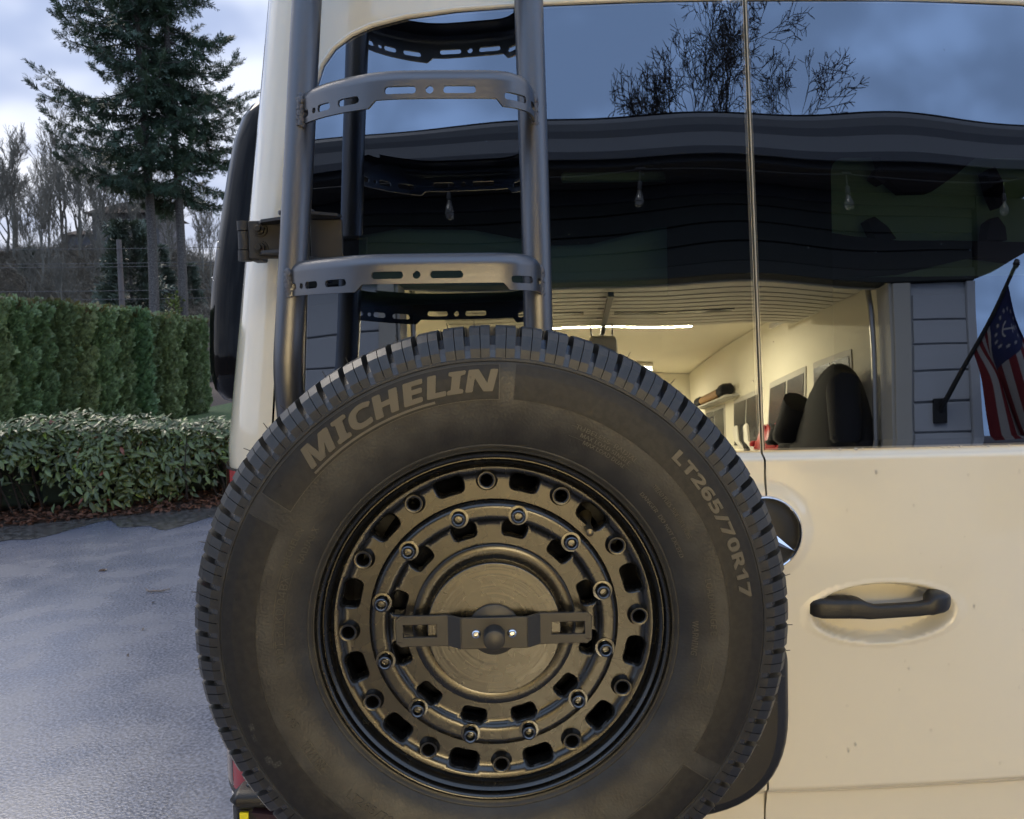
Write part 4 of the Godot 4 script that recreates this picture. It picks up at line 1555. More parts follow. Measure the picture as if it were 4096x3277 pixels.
	b.lathe([Vector2(0.0, 0.0065), Vector2(0.0040, 0.0062), Vector2(0.0046, 0.0125), Vector2(0.0062, 0.0138), Vector2(0.0078, 0.0132), Vector2(0.0084, 0.0115), Vector2(0.0084, 0.0010)], 6 * 4)
	var bm := b.done()
	for k in 12:
		lpart("cap_bolt", bm, M.chrome_dark, plate, clock(15.0 + 30.0 * k + OFF) * 0.1535 + Vector3(0, 0, 0.0950)).scale = Vector3(1.12, 1.12, 1.0)
	# hub
	mb = MB.new()
	mb.lathe([Vector2(0.1105, 0.075), Vector2(0.1105, 0.0925), Vector2(0.1092, 0.0940), Vector2(0.0960, 0.0940), Vector2(0.0915, 0.0905), Vector2(0.0890, 0.0905)].map(func(p: Vector2) -> Vector2: return p), 120)
	var hub := lpart("hub_ring", mb, M.rim, w)
	mb = MB.new()
	var rng := RandomNumberGenerator.new()
	rng.seed = 9
	var pr := [Vector2(0.0893, 0.0900), Vector2(0.0893, 0.1075), Vector2(0.0882, 0.1090)]
	var r := 0.0876
	while r > 0.033:
		pr.append(Vector2(r, 0.1090 + rng.randf_range(-0.00008, 0.00008)))
		r -= 0.0009
	pr += [Vector2(0.0330, 0.1090), Vector2(0.0, 0.1090)]
	pr.reverse()
	mb.lathe(pr, 120)
	var disc := lpart("hub_disc", mb, M.brushed, w)
	mb = MB.new()
	mb.lathe([Vector2(0.0, 0.1135), Vector2(0.0335, 0.1135), Vector2(0.0342, 0.1127), Vector2(0.0342, 0.108)], 60)
	lpart("hub_boss", mb, M.bar, disc)
	# locking bar
	mb = MB.new()
	mb.box(Vector3(0, 0.0, 0.1625), Vector3(0.082, 0.0408, 0.005), Basis.IDENTITY, 0.0012)
	for s in [-1.0, 1.0]:
		var d := Vector2(0.0165 * s, -0.013)
		var ang := atan2(-0.013, 0.0165)
		mb.box(Vector3(0.0485 * s, 0, 0.1565), Vector3(0.0225, 0.0406, 0.0048), Basis(Vector3.UP, -ang * s), 0.0010)
		for q in [[0.0635, 0.0165, 0.0408], [0.1175, 0.0095, 0.0300]]:
			mb.box(Vector3(q[0] * s, 0, 0.1500), Vector3(q[1], q[2], 0.0048), Basis.IDENTITY, 0.0010)
		for q in [[0.0142], [-0.0142]]:
			mb.box(Vector3(0.0922 * s, q[0], 0.1500), Vector3(0.0470, 0.0122, 0.00478), Basis.IDENTITY, 0.0010)
		for t in [-1.0, 1.0]:
			var P := PackedVector2Array([Vector2(0.1127 * s, 0.0150 * t), Vector2(0.1222 * s, 0.0150 * t), Vector2(0.1157 * s, 0.0204 * t), Vector2(0.1127 * s, 0.0204 * t)])
			mb.prism(P, 0.0046, Vector3(0, 0, 0.1477))
	var bar := lpart("lock_bar", mb, M.bar, w, Vector3(0, 0.0005, -0.038))
	bar.scale = Vector3(1.065, 1.03, 1.0)
	for s in [-1.0, 1.0]:
		mb = MB.new()
		mb.lathe([Vector2(0.0, 0.0016), Vector2(0.0026, 0.0016), Vector2(0.0030, 0.0052), Vector2(0.0048, 0.0046), Vector2(0.0060, 0.0022), Vector2(0.0062, 0.0)], 20, Vector3(0.0222 * s, 0.0, 0.165))
		lpart("screw", mb, M.chrome, bar)
	mb = MB.new()
	mb.lathe([Vector2(0.0, 0.1880), Vector2(0.0118, 0.1880), Vector2(0.0128, 0.1868), Vector2(0.0132, 0.1650)], 36, Vector3(0, -0.0015, 0))
	lpart("lock_knob", mb, M.bar, bar)
	# spindle that the carrier holds
	mb = MB.new()
	mb.tube([Vector3(0, 0, -0.135), Vector3(0, 0, 0.09)], [0.03], 24)
	lpart("spindle", mb, M.rim_dark, w)

func plane_mesh(x0: float, x1: float, z0: float, z1: float, y: float) -> ArrayMesh:
	var mb := MB.new()
	mb.flat(Vector3(x0, y, z0), Vector3(x1, y, z0), Vector3(x1, y, z1), Vector3(x0, y, z1), Vector3.UP)
	return mb.done()

func bed_edge(x: float) -> float:   # front edge of the planted bed
	return -6.09 - (x + 4.84) * 0.452

func hill_y(x: float, z: float) -> float:
	var d := clampf((-z - 52.0) / 48.0, 0.0, 1.0)
	var fall := 1.0 - 0.30 * sm(-44.0, -28.0, x)
	return -0.2 + (13.5 * d * d * (3.0 - 2.0 * d) + 0.8 * sin(x * 0.11) * d + 0.5 * sin(x * 0.31 + z * 0.2) * d) * fall

func make_setting() -> void:
	var mb := MB.new()
	mb.flat(Vector3(-700, -0.06, -700), Vector3(700, -0.06, -700), Vector3(700, -0.06, 700), Vector3(-700, -0.06, 700), Vector3.UP)
	struct("ground", mb.done(), M.soil, "dark bare ground beyond the driveway")
	# driveway, up to the edge of the planted bed
	mb = MB.new()
	for i in 24:
		var x0 := -14.0 + i
		var x1 := x0 + 1.0
		var z0 := minf(bed_edge(x0), -4.2) if x0 < 2.0 else -9.1
		var z1 := minf(bed_edge(x1), -4.2) if x1 < 2.0 else -9.1
		mb.flat(Vector3(x0, 0, z0), Vector3(x1, 0, z1), Vector3(x1, 0, 4.6), Vector3(x0, 0, 4.6), Vector3.UP)
	struct("driveway", mb.done(), M.asphalt, "wet grey asphalt driveway")
	# wet asphalt edge along the bed, the hedge's dark reflection painted in
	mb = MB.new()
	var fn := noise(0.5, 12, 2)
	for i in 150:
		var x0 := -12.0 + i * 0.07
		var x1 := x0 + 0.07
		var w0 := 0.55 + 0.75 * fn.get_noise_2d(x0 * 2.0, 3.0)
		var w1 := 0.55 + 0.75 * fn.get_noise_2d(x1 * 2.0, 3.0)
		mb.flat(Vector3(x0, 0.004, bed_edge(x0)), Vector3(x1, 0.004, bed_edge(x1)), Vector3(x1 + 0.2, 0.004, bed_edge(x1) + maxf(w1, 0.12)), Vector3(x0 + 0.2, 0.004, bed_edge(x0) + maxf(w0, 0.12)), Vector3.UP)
	struct("wet_reflection_strip", mb.done(), M.wet_reflection, "wet asphalt strip along the planted bed with the dark hedge reflection painted in")
	# soil of the bed, a low bank
	mb = MB.new()
	for i in 40:
		var x0 := -14.0 + i * 0.4
		var x1 := x0 + 0.4
		for k in 6:
			var f := func(x: float, t: float) -> Vector3:
				return Vector3(x, -0.01 + 0.13 * sin(minf(t * 1.4, 1.0) * PI / 2) + 0.012 * sin(x * 9.0 + t * 7.0), bed_edge(x) + 0.05 - t * 2.1 + 0.03 * sin(x * 7.3))
			mb.flat(f.call(x0, k / 6.0), f.call(x1, k / 6.0), f.call(x1, (k + 1) / 6.0), f.call(x0, (k + 1) / 6.0), Vector3.UP)
	struct("flower_bed", mb.done(), M.soil, "brown soil bed under the laurel hedge")
	struct("lawn", plane_mesh(-9.0, 12, -60, -8.2, 0.03), M.grass, "grass strip beside the tall clipped hedge")
	# hillside
	mb = MB.new()
	var nx := 60
	var nz := 26
	for i in nx:
		for j in nz:
			var q := []
			for w in [[0, 0], [1, 0], [1, 1], [0, 1]]:
				var x: float = -170.0 + (i + w[0]) * 5.0
				var z: float = -48.0 - (j + w[1]) * 5.0
				var e := 0.4
				q.append([Vector3(x, hill_y(x, z), z), Vector3(hill_y(x - e, z) - hill_y(x + e, z), 2 * e, hill_y(x, z - e) - hill_y(x, z + e)).normalized()])
			mb.quad(q[0][0], q[1][0], q[2][0], q[3][0], q[0][1], q[1][1], q[2][1], q[3][1])
	struct("hill", mb.done(), M.hill, "brown wooded hillside in the distance")

func leaf_mesh(l: float, w: float, fold := 0.25) -> ArrayMesh:
	var mb := MB.new()
	var st := [[0.0, 0.02], [0.18, 0.7], [0.42, 1.0], [0.7, 0.75], [0.9, 0.3], [1.0, 0.0]]
	for i in st.size() - 1:
		for s in [-1.0, 1.0]:
			var y0: float = st[i][0] * l
			var y1: float = st[i + 1][0] * l
			var d0: float = -0.22 * l * st[i][0] * st[i][0]
			var d1: float = -0.22 * l * st[i + 1][0] * st[i + 1][0]
			var w0: float = st[i][1] * w / 2
			var w1: float = st[i + 1][1] * w / 2
			mb.flat(Vector3(0, d0, y0), Vector3(0, d1, y1), Vector3(s * w1, d1 + w1 * fold, y1), Vector3(s * w0, d0 + w0 * fold, y0), Vector3.UP)
	return mb.done()

func spray_mesh(rng: RandomNumberGenerator, l: float, blades: int, w: float, spread: float, flat := true) -> ArrayMesh:
	var mb := MB.new()
	for k in blades:
		var t := (k + 0.5) / blades
		var s := 1.0 if k % 2 == 0 else -1.0
		var base := Vector3(0, -0.08 * l * t * t, l * t * 0.85)
		var len := l * (0.45 - 0.25 * t) * rng.randf_range(0.8, 1.2) + 0.02
		var dir := Vector3(s * spread, rng.randf_range(-0.35, 0.25) if flat else rng.randf_range(-0.8, 0.6), rng.randf_range(0.5, 1.0)).normalized()
		var side := dir.cross(Vector3.UP).normalized() * w * 0.5
		var tip := base + dir * len
		var mid := base + dir * len * 0.55 + Vector3(0, -0.02 * l, 0)
		mb.ftri(base - side * 0.4, base + side * 0.4, mid + side, Vector3.UP)
		mb.ftri(base - side * 0.4, mid + side, mid - side, Vector3.UP)
		mb.ftri(mid - side, mid + side, tip, Vector3.UP)
	mb.ftri(Vector3(-w * 0.3, 0, 0), Vector3(w * 0.3, 0, 0), Vector3(0, -0.08 * l, l), Vector3.UP)
	return mb.done()

func limb(mb: MB, rng: RandomNumberGenerator, p: Vector3, dir: Vector3, len: float, rad: float, depth: int, up: float, spread: float, minr: float, lf := 0.0) -> void:
	var path := [p]
	var rr := [rad]
	var n := 4 if depth > 1 else 3
	var d := dir
	var kids := []
	for i in n:
		d = (d + Vector3(rng.randf_range(-1, 1), rng.randf_range(-0.5, 1.0) * up, rng.randf_range(-1, 1)) * 0.2).normalized()
		p += d * len / n
		path.append(p)
		rr.append(maxf(rad * (1.0 - 0.62 * (i + 1) / n), minr))
		if depth > 0:
			var cnt := 1 if i < n - 1 else 2
			if depth == 1 and i > 0:
				cnt += 1
			if i == 0 and depth > 2:
				cnt = 0
			if lf > 0.0 and i < n - 1:
				cnt = 1 if i >= 1 else 0
			for c in cnt:
				kids.append([p, d, rr[-1], i])
	mb.tube(path, rr, 6 if depth > 2 else (4 if depth > 1 else 3), false)
	for k in kids:
		var a := rng.randf() * TAU
		var side: Vector3 = k[1].cross(Vector3(cos(a), 0.3, sin(a))).normalized()
		var nd: Vector3 = (k[1] + side * spread * rng.randf_range(0.6, 1.3) + Vector3.UP * up * 0.3).normalized()
		limb(mb, rng, k[0], nd, len * (rng.randf_range(0.5, 0.75) if lf <= 0.0 else lf * rng.randf_range(0.75, 1.1)), maxf(k[2] * 0.72, minr), depth - 1, up, spread, minr, lf)

func bare_tree(sd: int, h: float, label: String, at: Vector3, group: String, depth := 4, minr := 0.012, up := 0.8, spread := 0.7, trunk_frac := 0.45, m := "bare", per_fork := 1, fat := 1.0, lf := 0.0, reach := 1.0) -> Node3D:
	var rng := RandomNumberGenerator.new()
	rng.seed = sd
	var t := thing("bare_tree", label, "tree", at, group)
	var mb := MB.new()
	var path := []
	var rr := []
	var p := Vector3(0, -0.4, 0)
	var R := h * 0.016
	var forks := []
	for i in 10:
		path.append(p)
		rr.append(R * (1.0 - 0.085 * i))
		p += Vector3(rng.randf_range(-0.02, 0.02) * h * 0.5, h * 0.08, rng.randf_range(-0.02, 0.02) * h * 0.5)
		if i > 10 * trunk_frac:
			forks.append([path[-1], rr[-1], i])
	mb.tube(path, rr, 8, false)
	part("trunk", mb.done(), M[m], t)
	mb = MB.new()
	for f in forks:
		for c in per_fork:
			var a := rng.randf() * TAU
			limb(mb, rng, f[0], Vector3(cos(a) * spread, 0.5 + up * 0.6, sin(a) * spread).normalized(), h * reach * rng.randf_range(0.2, 0.3) * (1.25 - 0.06 * f[2]), f[1] * 0.6 * fat, depth - 1, up, spread, minr, lf)
	limb(mb, rng, path[-1], Vector3.UP, h * 0.25 * reach, rr[-1], depth - 1, up, spread, minr, lf)
	part("branches", mb.done(), M[m], t).set_meta("kind", "stuff")
	return t

func look(dir: Vector3, roll: float) -> Basis:
	var z := dir.normalized()
	var x := Vector3.UP.cross(z)
	if x.length() < 0.01:
		x = Vector3.RIGHT
	x = x.normalized()
	return Basis(x, z.cross(x), z).rotated(z, roll)

func fir(sd: int, at: Vector3, h: float, low: float, reach: float, label: String, sprays: Array, whorls: float) -> void:
	var rng := RandomNumberGenerator.new()
	rng.seed = sd
	var t := thing("fir_tree", label, "tree", at, "fir trees beyond the clipped hedge")
	var mb := MB.new()
	var path := []
	var rr := []
	for i in 13:
		var y := h * i / 12.0
		path.append(Vector3(0.10 * sin(y * 0.25), y - 0.3, 0.08 * cos(y * 0.3)))
		rr.append(0.26 * (1.0 - 0.93 * i / 12.0))
	mb.tube(path, rr, 10, false)
	part("trunk", mb.done(), M.bark, t)
	mb = MB.new()
	var xf := [[], [], []]
	var cl := [[], [], []]
	var y := low
	while y < h - 0.5:
		var k := (y - low) / (h - low)
		var L := reach * (1.0 - 0.9 * pow(k, 1.25)) * (0.72 + 0.28 * sm(0.0, 0.16, k)) * rng.randf_range(0.62, 1.0)
		var a := rng.randf() * TAU
		var dir := Vector3(cos(a), 0, sin(a))
		var pts := []
		var rad := []
		var n := int(ceil(L / 0.26)) + 2
		var droop := rng.randf_range(0.10, 0.26)
		for i in n:
			var s := float(i) / (n - 1)
			var q := dir * L * s + Vector3.UP * (y - droop * L * sin(s * 2.2) * 0.9 + 0.10 * L * s * s * s * 1.6)
			q += Vector3(rng.randf_range(-0.05, 0.05), 0, rng.randf_range(-0.05, 0.05))
			pts.append(q)
			rad.append(lerpf(0.05, 0.012, s))
		mb.tube(pts, rad, 4, false)
		for i in range(1, n):
			var s := float(i) / (n - 1)
			var out: Vector3 = (pts[i] - pts[i - 1]).normalized()
			var cnt := 3 if s > 0.15 else 2
			for c in cnt:
				var g := rng.randi() % 3
				var sd2 := 1.0 if c % 2 == 0 else -1.0
				var lat := out.cross(Vector3.UP).normalized() * sd2
				var d := (out * rng.randf_range(0.3, 1.0) + lat * rng.randf_range(0.3, 1.2) + Vector3.DOWN * rng.randf_range(-0.15, 0.95)).normalized()
				if s > 0.9:
					d = (out + lat * rng.randf_range(0.0, 0.4) + Vector3.UP * rng.randf_range(0.0, 0.5)).normalized()
				var sc := rng.randf_range(0.75, 1.35) * (1.15 - 0.45 * s)
				xf[g].append(Transform3D(look(d, rng.randf_range(-0.9, 0.9)).scaled(Vector3.ONE * sc), pts[i] + Vector3(rng.randf_range(-0.06, 0.06), rng.randf_range(-0.06, 0.03), rng.randf_range(-0.06, 0.06))))
				var b := rng.randf_range(0.7, 1.35)
				cl[g].append(Color(0.066 * b, 0.10 * b, 0.064 * b))
		y += rng.randf_range(0.6, 1.4) / whorls
	part("limbs", mb.done(), M.bark, t).set_meta("kind", "stuff")
	for g in 3:
		multi("crown", sprays[g], M.leaf, xf[g], cl[g], t)

func make_garden() -> void:
	var rng := RandomNumberGenerator.new()
	rng.seed = 1234
	# ---- low laurel hedge
	var laurel := thing("laurel_hedge", "low glossy-leaved laurel hedge along the far edge of the driveway", "hedge", Vector3(-3.9, 0.05, -7.3))
	var lf := leaf_mesh(0.098, 0.036)
	var xf := []
	var cl := []
	var hw := 0.62
	for i in 24000:
		var x := rng.randf_range(-3.6, 2.6)
		var gx := x - 3.9
		var front := bed_edge(gx) - 0.22
		var top := 0.90 + 0.05 * sin(gx * 2.3) + 0.035 * sin(gx * 5.1 + 1.0)
		var u := rng.randf()
		var p: Vector3
		var nrm: Vector3
		var depth := absf(rng.randfn(0.0, 0.05))
		var lump := 0.07 * sin(gx * 4.1) * sin(gx * 1.7 + 2.0) + 0.05 * sin(gx * 9.0)
		if u < 0.5:
			# front face, thinner low down where the stems show
			var y := rng.randf_range(0.12, 1.0)
			if y < 0.66 and rng.randf() > 0.05 + y * 0.7 + 0.30 * sin(gx * 3.1 + 1.0):
				continue
			var bulge := 0.16 * sin(clampf(y / 0.95, 0.0, 1.0) * PI * 0.85) + lump
			p = Vector3(gx, y * top, front + bulge - depth * (1.0 + 1.6 * (1.0 - y)))
			nrm = Vector3(rng.randfn(0, 0.4), 0.5 + 0.3 * y, 1.0)
		elif u < 0.86:
			var k := rng.randf()
			p = Vector3(gx, top + lump * 0.6 + 0.04 * sin(k * 9.0 + gx * 3.0) - depth, front + 0.12 - k * hw * 2.0)
			nrm = Vector3(rng.randfn(0, 0.5), 1.0, rng.randfn(0.25, 0.5))
		else:
			p = Vector3(gx, rng.randf_range(0.2, 1.0) * top, front - rng.randf_range(0.05, 1.0))
			nrm = Vector3(rng.randfn(0, 0.7), 0.7, 0.5)
		nrm = nrm.normalized()
		var tx := nrm.cross(Vector3(rng.randf_range(-1, 1), rng.randf_range(-1, 0.4), rng.randf_range(-1, 1))).normalized()
		var b := Basis(nrm.cross(tx).normalized(), nrm, tx)
		b = Basis(tx.cross(nrm) * -1.0, nrm, tx)
		xf.append(Transform3D(b.scaled(Vector3.ONE * rng.randf_range(0.5, 1.3)), p - Vector3(-3.9, 0.05, -7.3)))
		var g := rng.randf_range(0.45, 1.5)
		if rng.randf() < 0.012:
			cl.append(Color(0.20, 0.06, 0.03))
		elif rng.randf() < 0.02:
			cl.append(Color(0.18, 0.24, 0.04))
		else:
			cl.append(Color(0.085 * g, 0.112 * g, 0.034 * g))
	multi("foliage", lf, M.gloss_leaf, xf, cl, laurel)
	var mb := MB.new()
	for i in 190:
		var gx := rng.randf_range(-7.4, -1.4)
		var z := bed_edge(gx) - rng.randf_range(0.2, 0.9)
		var p := Vector3(gx, 0.08, z)
		var d := Vector3(rng.randfn(0, 0.25), 1, rng.randfn(0.1, 0.25)).normalized()
		var q := p + d * 0.4
		var e := q + (d + Vector3(rng.randfn(0, 0.5), 0.2, rng.randfn(0.2, 0.5))).normalized() * 0.4
		mb.tube([p, q, e], [0.010, 0.007, 0.003], 5, false)
		for k in 3:
			var s := p.lerp(q, rng.randf())
			mb.tube([s, s + Vector3(rng.randfn(0, 0.14), rng.randf_range(0.05, 0.2), rng.randfn(0.08, 0.1))], [0.004, 0.002], 4, false)
	wpart("stems", mb.done(), M.stem, laurel).set_meta("kind", "stuff")
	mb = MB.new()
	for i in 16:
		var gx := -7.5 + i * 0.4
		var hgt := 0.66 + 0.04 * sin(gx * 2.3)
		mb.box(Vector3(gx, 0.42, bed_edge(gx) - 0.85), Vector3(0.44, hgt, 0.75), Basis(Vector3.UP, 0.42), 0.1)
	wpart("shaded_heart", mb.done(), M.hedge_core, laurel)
	# fallen leaves on the soil
	xf = []
	cl = []
	for i in 2600:
		var gx := rng.randf_range(-8.0, -1.2)
		var t := absf(rng.randfn(0.0, 0.42))
		var p := Vector3(gx, 0.02 + 0.12 * sin(minf(t * 0.75, 1.0) * PI / 2), bed_edge(gx) + 0.06 - t)
		xf.append(Transform3D(Basis.from_euler(Vector3(rng.randfn(0, 0.35), rng.randf() * TAU, rng.randfn(0, 0.35))).scaled(Vector3.ONE * rng.randf_range(0.5, 1.1)), p))
		var g := rng.randf_range(0.35, 1.3)
		cl.append(Color(0.13 * g, 0.055 * g, 0.03 * g))
	var litter := multi("fallen_leaves", leaf_mesh(0.075, 0.042, 0.5), M.dry_leaf, xf, cl, self)
	tag(litter, "brown fallen leaves on the soil under the laurel hedge", "leaves", "", "stuff")
	# ---- tall clipped hedge: one bush after another
	var hedge := thing("tall_hedge", "tall clipped evergreen hedge with a flat top behind the low laurel", "hedge", Vector3(-8.4, 0, -14.0))
	var fan := [spray_mesh(rng, 0.15, 9, 0.034, 0.8), spray_mesh(rng, 0.17, 10, 0.036, 0.7), spray_mesh(rng, 0.13, 8, 0.034, 0.9)]
	var n_bush := 0
	var zc := -4.2
	while zc > -20.4:
		var w := rng.randf_range(0.62, 0.82)
		zc -= w
		var cx := -8.85 + (-zc - 4.0) * 0.038 - 0.45
		var xs := [[], [], []]
		var cs := [[], [], []]
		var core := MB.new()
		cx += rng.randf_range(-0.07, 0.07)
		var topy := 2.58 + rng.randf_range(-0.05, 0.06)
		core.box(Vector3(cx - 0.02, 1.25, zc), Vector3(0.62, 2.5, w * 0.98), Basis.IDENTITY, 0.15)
		var hue := rng.randf_range(0.85, 1.2)
		var yel := rng.randf_range(0.9, 1.25)
		var ph := rng.randf() * 6.0
		for i in 7000:
			var g := rng.randi() % 3
			var a := rng.randf_range(-1.25, 1.25)
			var yv := rng.randf()
			var y := 0.05 + (topy - 0.03) * yv
			var r := w * 0.60
			var tuft := 0.07 * sin(y * 8.0 + ph + a * 3.0) + 0.05 * sin(y * 17.0 + a * 7.0 + ph) + 0.04 * sin(a * 11.0 + ph)
			var p: Vector3
			var d: Vector3
			if i < 700:
				p = Vector3(cx + rng.randf_range(-0.4, 0.42), topy + rng.randfn(0, 0.04), zc + rng.randf_range(-0.5, 0.5) * w)
				d = Vector3(rng.randfn(0.2, 0.4), 1.0, rng.randfn(0, 0.4))
			else:
				p = Vector3(cx + 0.36 + tuft - 0.10 * pow(absf(sin(a)), 3.0), y, zc + sin(a) * r * 0.95)
				p.x += -absf(rng.randfn(0, 0.035))
				d = Vector3(cos(a) * 0.8, rng.randf_range(0.25, 1.2), sin(a) * 0.6 + rng.randfn(0, 0.3))
			var b := rng.randf_range(0.65, 1.35) * hue
			xs[g].append(Transform3D(look(d, rng.randf() * TAU).scaled(Vector3.ONE * rng.randf_range(0.6, 1.05)), p - hedge.position))
			if i < 700 and rng.randf() < 0.5:
				cs[g].append(Color(0.14 * b, 0.11 * b, 0.04 * b))
			else:
				cs[g].append(Color(0.17 * b * yel, 0.235 * b, 0.10 * b))
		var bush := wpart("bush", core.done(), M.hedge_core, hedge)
		for g in 3:
			var mm := multi("foliage", fan[g], M.leaf, xs[g], cs[g], bush)
			mm.position = hedge.position
		n_bush += 1
	# ---- the two big firs
	var spr := [spray_mesh(rng, 0.62, 16, 0.05, 0.75, false), spray_mesh(rng, 0.70, 18, 0.05, 0.65, false), spray_mesh(rng, 0.55, 14, 0.05, 0.85, false)]
	fir(3, Vector3(-15.4, 0, -34.0), 31.0, 9.3, 5.4, "large dark fir with the left of two bare trunks above the hedge", spr, 7.0)
	fir(8, Vector3(-14.5, 0, -35.0), 27.0, 8.8, 4.6, "dark fir with the right of two bare trunks above the hedge", spr, 5.5)
	# moss clump on the right trunk
	var moss := thing("ivy_clump", "yellow-green ivy clump low on the right fir trunk", "ivy", Vector3(-14.55, 4.0, -34.65))
	var mx := []
	var mc := []
	for i in 160:
		mx.append(Transform3D(Basis.from_euler(Vector3(rng.randf() * TAU, rng.randf() * TAU, 0)).scaled(Vector3.ONE * rng.randf_range(1.2, 2.2)), Vector3(rng.randfn(-0.12, 0.18), rng.randfn(0, 0.32), rng.randfn(0.1, 0.15))))
		var b := rng.randf_range(0.6, 1.3)
		mc.append(Color(0.14 * b, 0.17 * b, 0.03 * b))
	multi("foliage", leaf_mesh(0.09, 0.06), M.leaf, mx, mc, moss)
	# ---- bare trees on the hill
	var place := func(px: float, z: float) -> Vector3:
		return Vector3(px, hill_y(px, z), z)
	var grp := "bare trees on the hill"
	var protos := []
	var first := [[-61.0, -92.0], [-56.2, -90.0], [-51.5, -94.0], [-47.0, -88.0]]
	for i in 4:
		protos.append(bare_tree(20 + i, 12.5 + i * 0.5, "bare grey-brown tree on the distant hill", place.call(first[i][0], first[i][1]), grp, 4, 0.020, 1.1, 0.55, 0.25))
	var crest := ["first", "second", "third", "fourth", "fifth", "sixth", "seventh", "eighth", "ninth", "tenth", "eleventh", "twelfth", "thirteenth", "fourteenth", "fifteenth", "sixteenth", "seventeenth", "eighteenth", "nineteenth", "twentieth", "twenty-first", "twenty-second"]
	var hill_trees := []
	for i in 4:
		hill_trees.append([first[i][0] / -first[i][1], protos[i], true])
	for q in [[-64.0, -95.0, 0, 1.0], [-58.5, -96.0, 1, 1.05], [-54.0, -88.0, 2, 0.95], [-53.4, -97.0, 3, 1.1], [-49.0, -92.0, 1, 1.0], [-49.8, -86.0, 0, 0.8], [-45.2, -93.0, 2, 1.0], [-44.0, -87.0, 3, 0.9], [-42.0, -95.0, 0, 0.95], [-40.6, -88.0, 1, 0.85], [-38.4, -92.0, 2, 0.8], [-36.2, -86.0, 3, 0.7], [-33.6, -90.0, 0, 0.75],
			[-60.0, -78.0, 3, 0.75], [-55.0, -74.0, 1, 0.7], [-48.0, -72.0, 2, 0.72], [-42.0, -70.0, 0, 0.62], [-36.0, -72.0, 1, 0.6], [-31.0, -70.0, 2, 0.55], [-51.5, -66.0, 0, 0.5], [-29.0, -80.0, 3, 0.7], [-58.0, -82.0, 1, 0.8], [-46.0, -80.0, 0, 0.85], [-40.0, -79.0, 3, 0.8], [-44.5, -76.0, 1, 0.85], [-50.5, -79.0, 2, 0.85], [-33.0, -75.0, 3, 0.7], [-37.5, -67.0, 2, 0.6], [-46.0, -66.0, 3, 0.6]]:
		hill_trees.append([q[0] / -q[1], dup(protos[q[2]], place.call(q[0], q[1]), rng.randf() * TAU, q[3]), q[1] < -84.0])
	hill_trees.sort_custom(func(a: Array, b: Array) -> bool: return a[0] < b[0])
	var seen := [0, 0]
	for h in hill_trees:
		var row := 0 if h[2] else 1
		tag(h[1], "%s bare tree from the left %s" % [crest[seen[row]], "along the crest of the hill" if h[2] else "low on the slope before the crest"])
		seen[row] += 1
	# brambles and scrub on the slope
	var scrub := MB.new()
	for i in 26:
		var a := rng.randf() * TAU
		var d := Vector3(cos(a) * rng.randf_range(0.1, 0.9), 1, sin(a) * rng.randf_range(0.1, 0.9)).normalized()
		var b := Vector3(rng.randfn(0, 0.3), 0, rng.randfn(0, 0.3))
		var l := rng.randf_range(0.8, 2.2)
		scrub.tube([b, b + d * l * 0.6, b + d * l + Vector3(rng.randfn(0, 0.2), -0.1, rng.randfn(0, 0.2))], [0.028, 0.018, 0.008], 3, false)
		for k in 3:
			var s := b + d * l * rng.randf_range(0.3, 0.9)
			scrub.tube([s, s + Vector3(rng.randfn(0, 0.4), rng.randf_range(0.1, 0.5), rng.randfn(0, 0.4))], [0.014, 0.006], 3, false)
	xf = []
	cl = []
	for i in 5600:
		var z := rng.randf_range(-100.0, -50.0)
		var x := rng.randf_range(-0.85, -0.15) * -z
		xf.append(Transform3D(Basis(Vector3.UP, rng.randf() * TAU).scaled(Vector3.ONE * rng.randf_range(0.7, 1.7)), Vector3(x, hill_y(x, z) - 0.2, z)))
		var b := rng.randf_range(0.4, 1.3)
		cl.append(Color(0.25 * b, 0.21 * b, 0.155 * b))
	var sc := multi("undergrowth", scrub.done(), M.leaf, xf, cl, self)
	tag(sc, "brown leafless scrub covering the hillside", "undergrowth", "", "stuff")
	# dark evergreens among them
	var evs := []
	var ev_first: Node3D = null
	var ev := [[-62.5, -84.0, 5.5], [-58.0, -86.0, 4.0], [-65.0, -80.0, 6.0], [-54.6, -84.0, 4.5], [-47.8, -80.0, 4.2], [-39.0, -84.0, 4.5], [-28.5, -62.0, 4.0], [-25.0, -60.0, 3.4], [-34.6, -80.0, 6.5], [-30.0, -76.0, 6.0], [-24.0, -70.0, 4.6], [-28.3, -60.0, 11.5], [-63.0, -90.0, 6.5], [-59.5, -88.0, 5.0]]
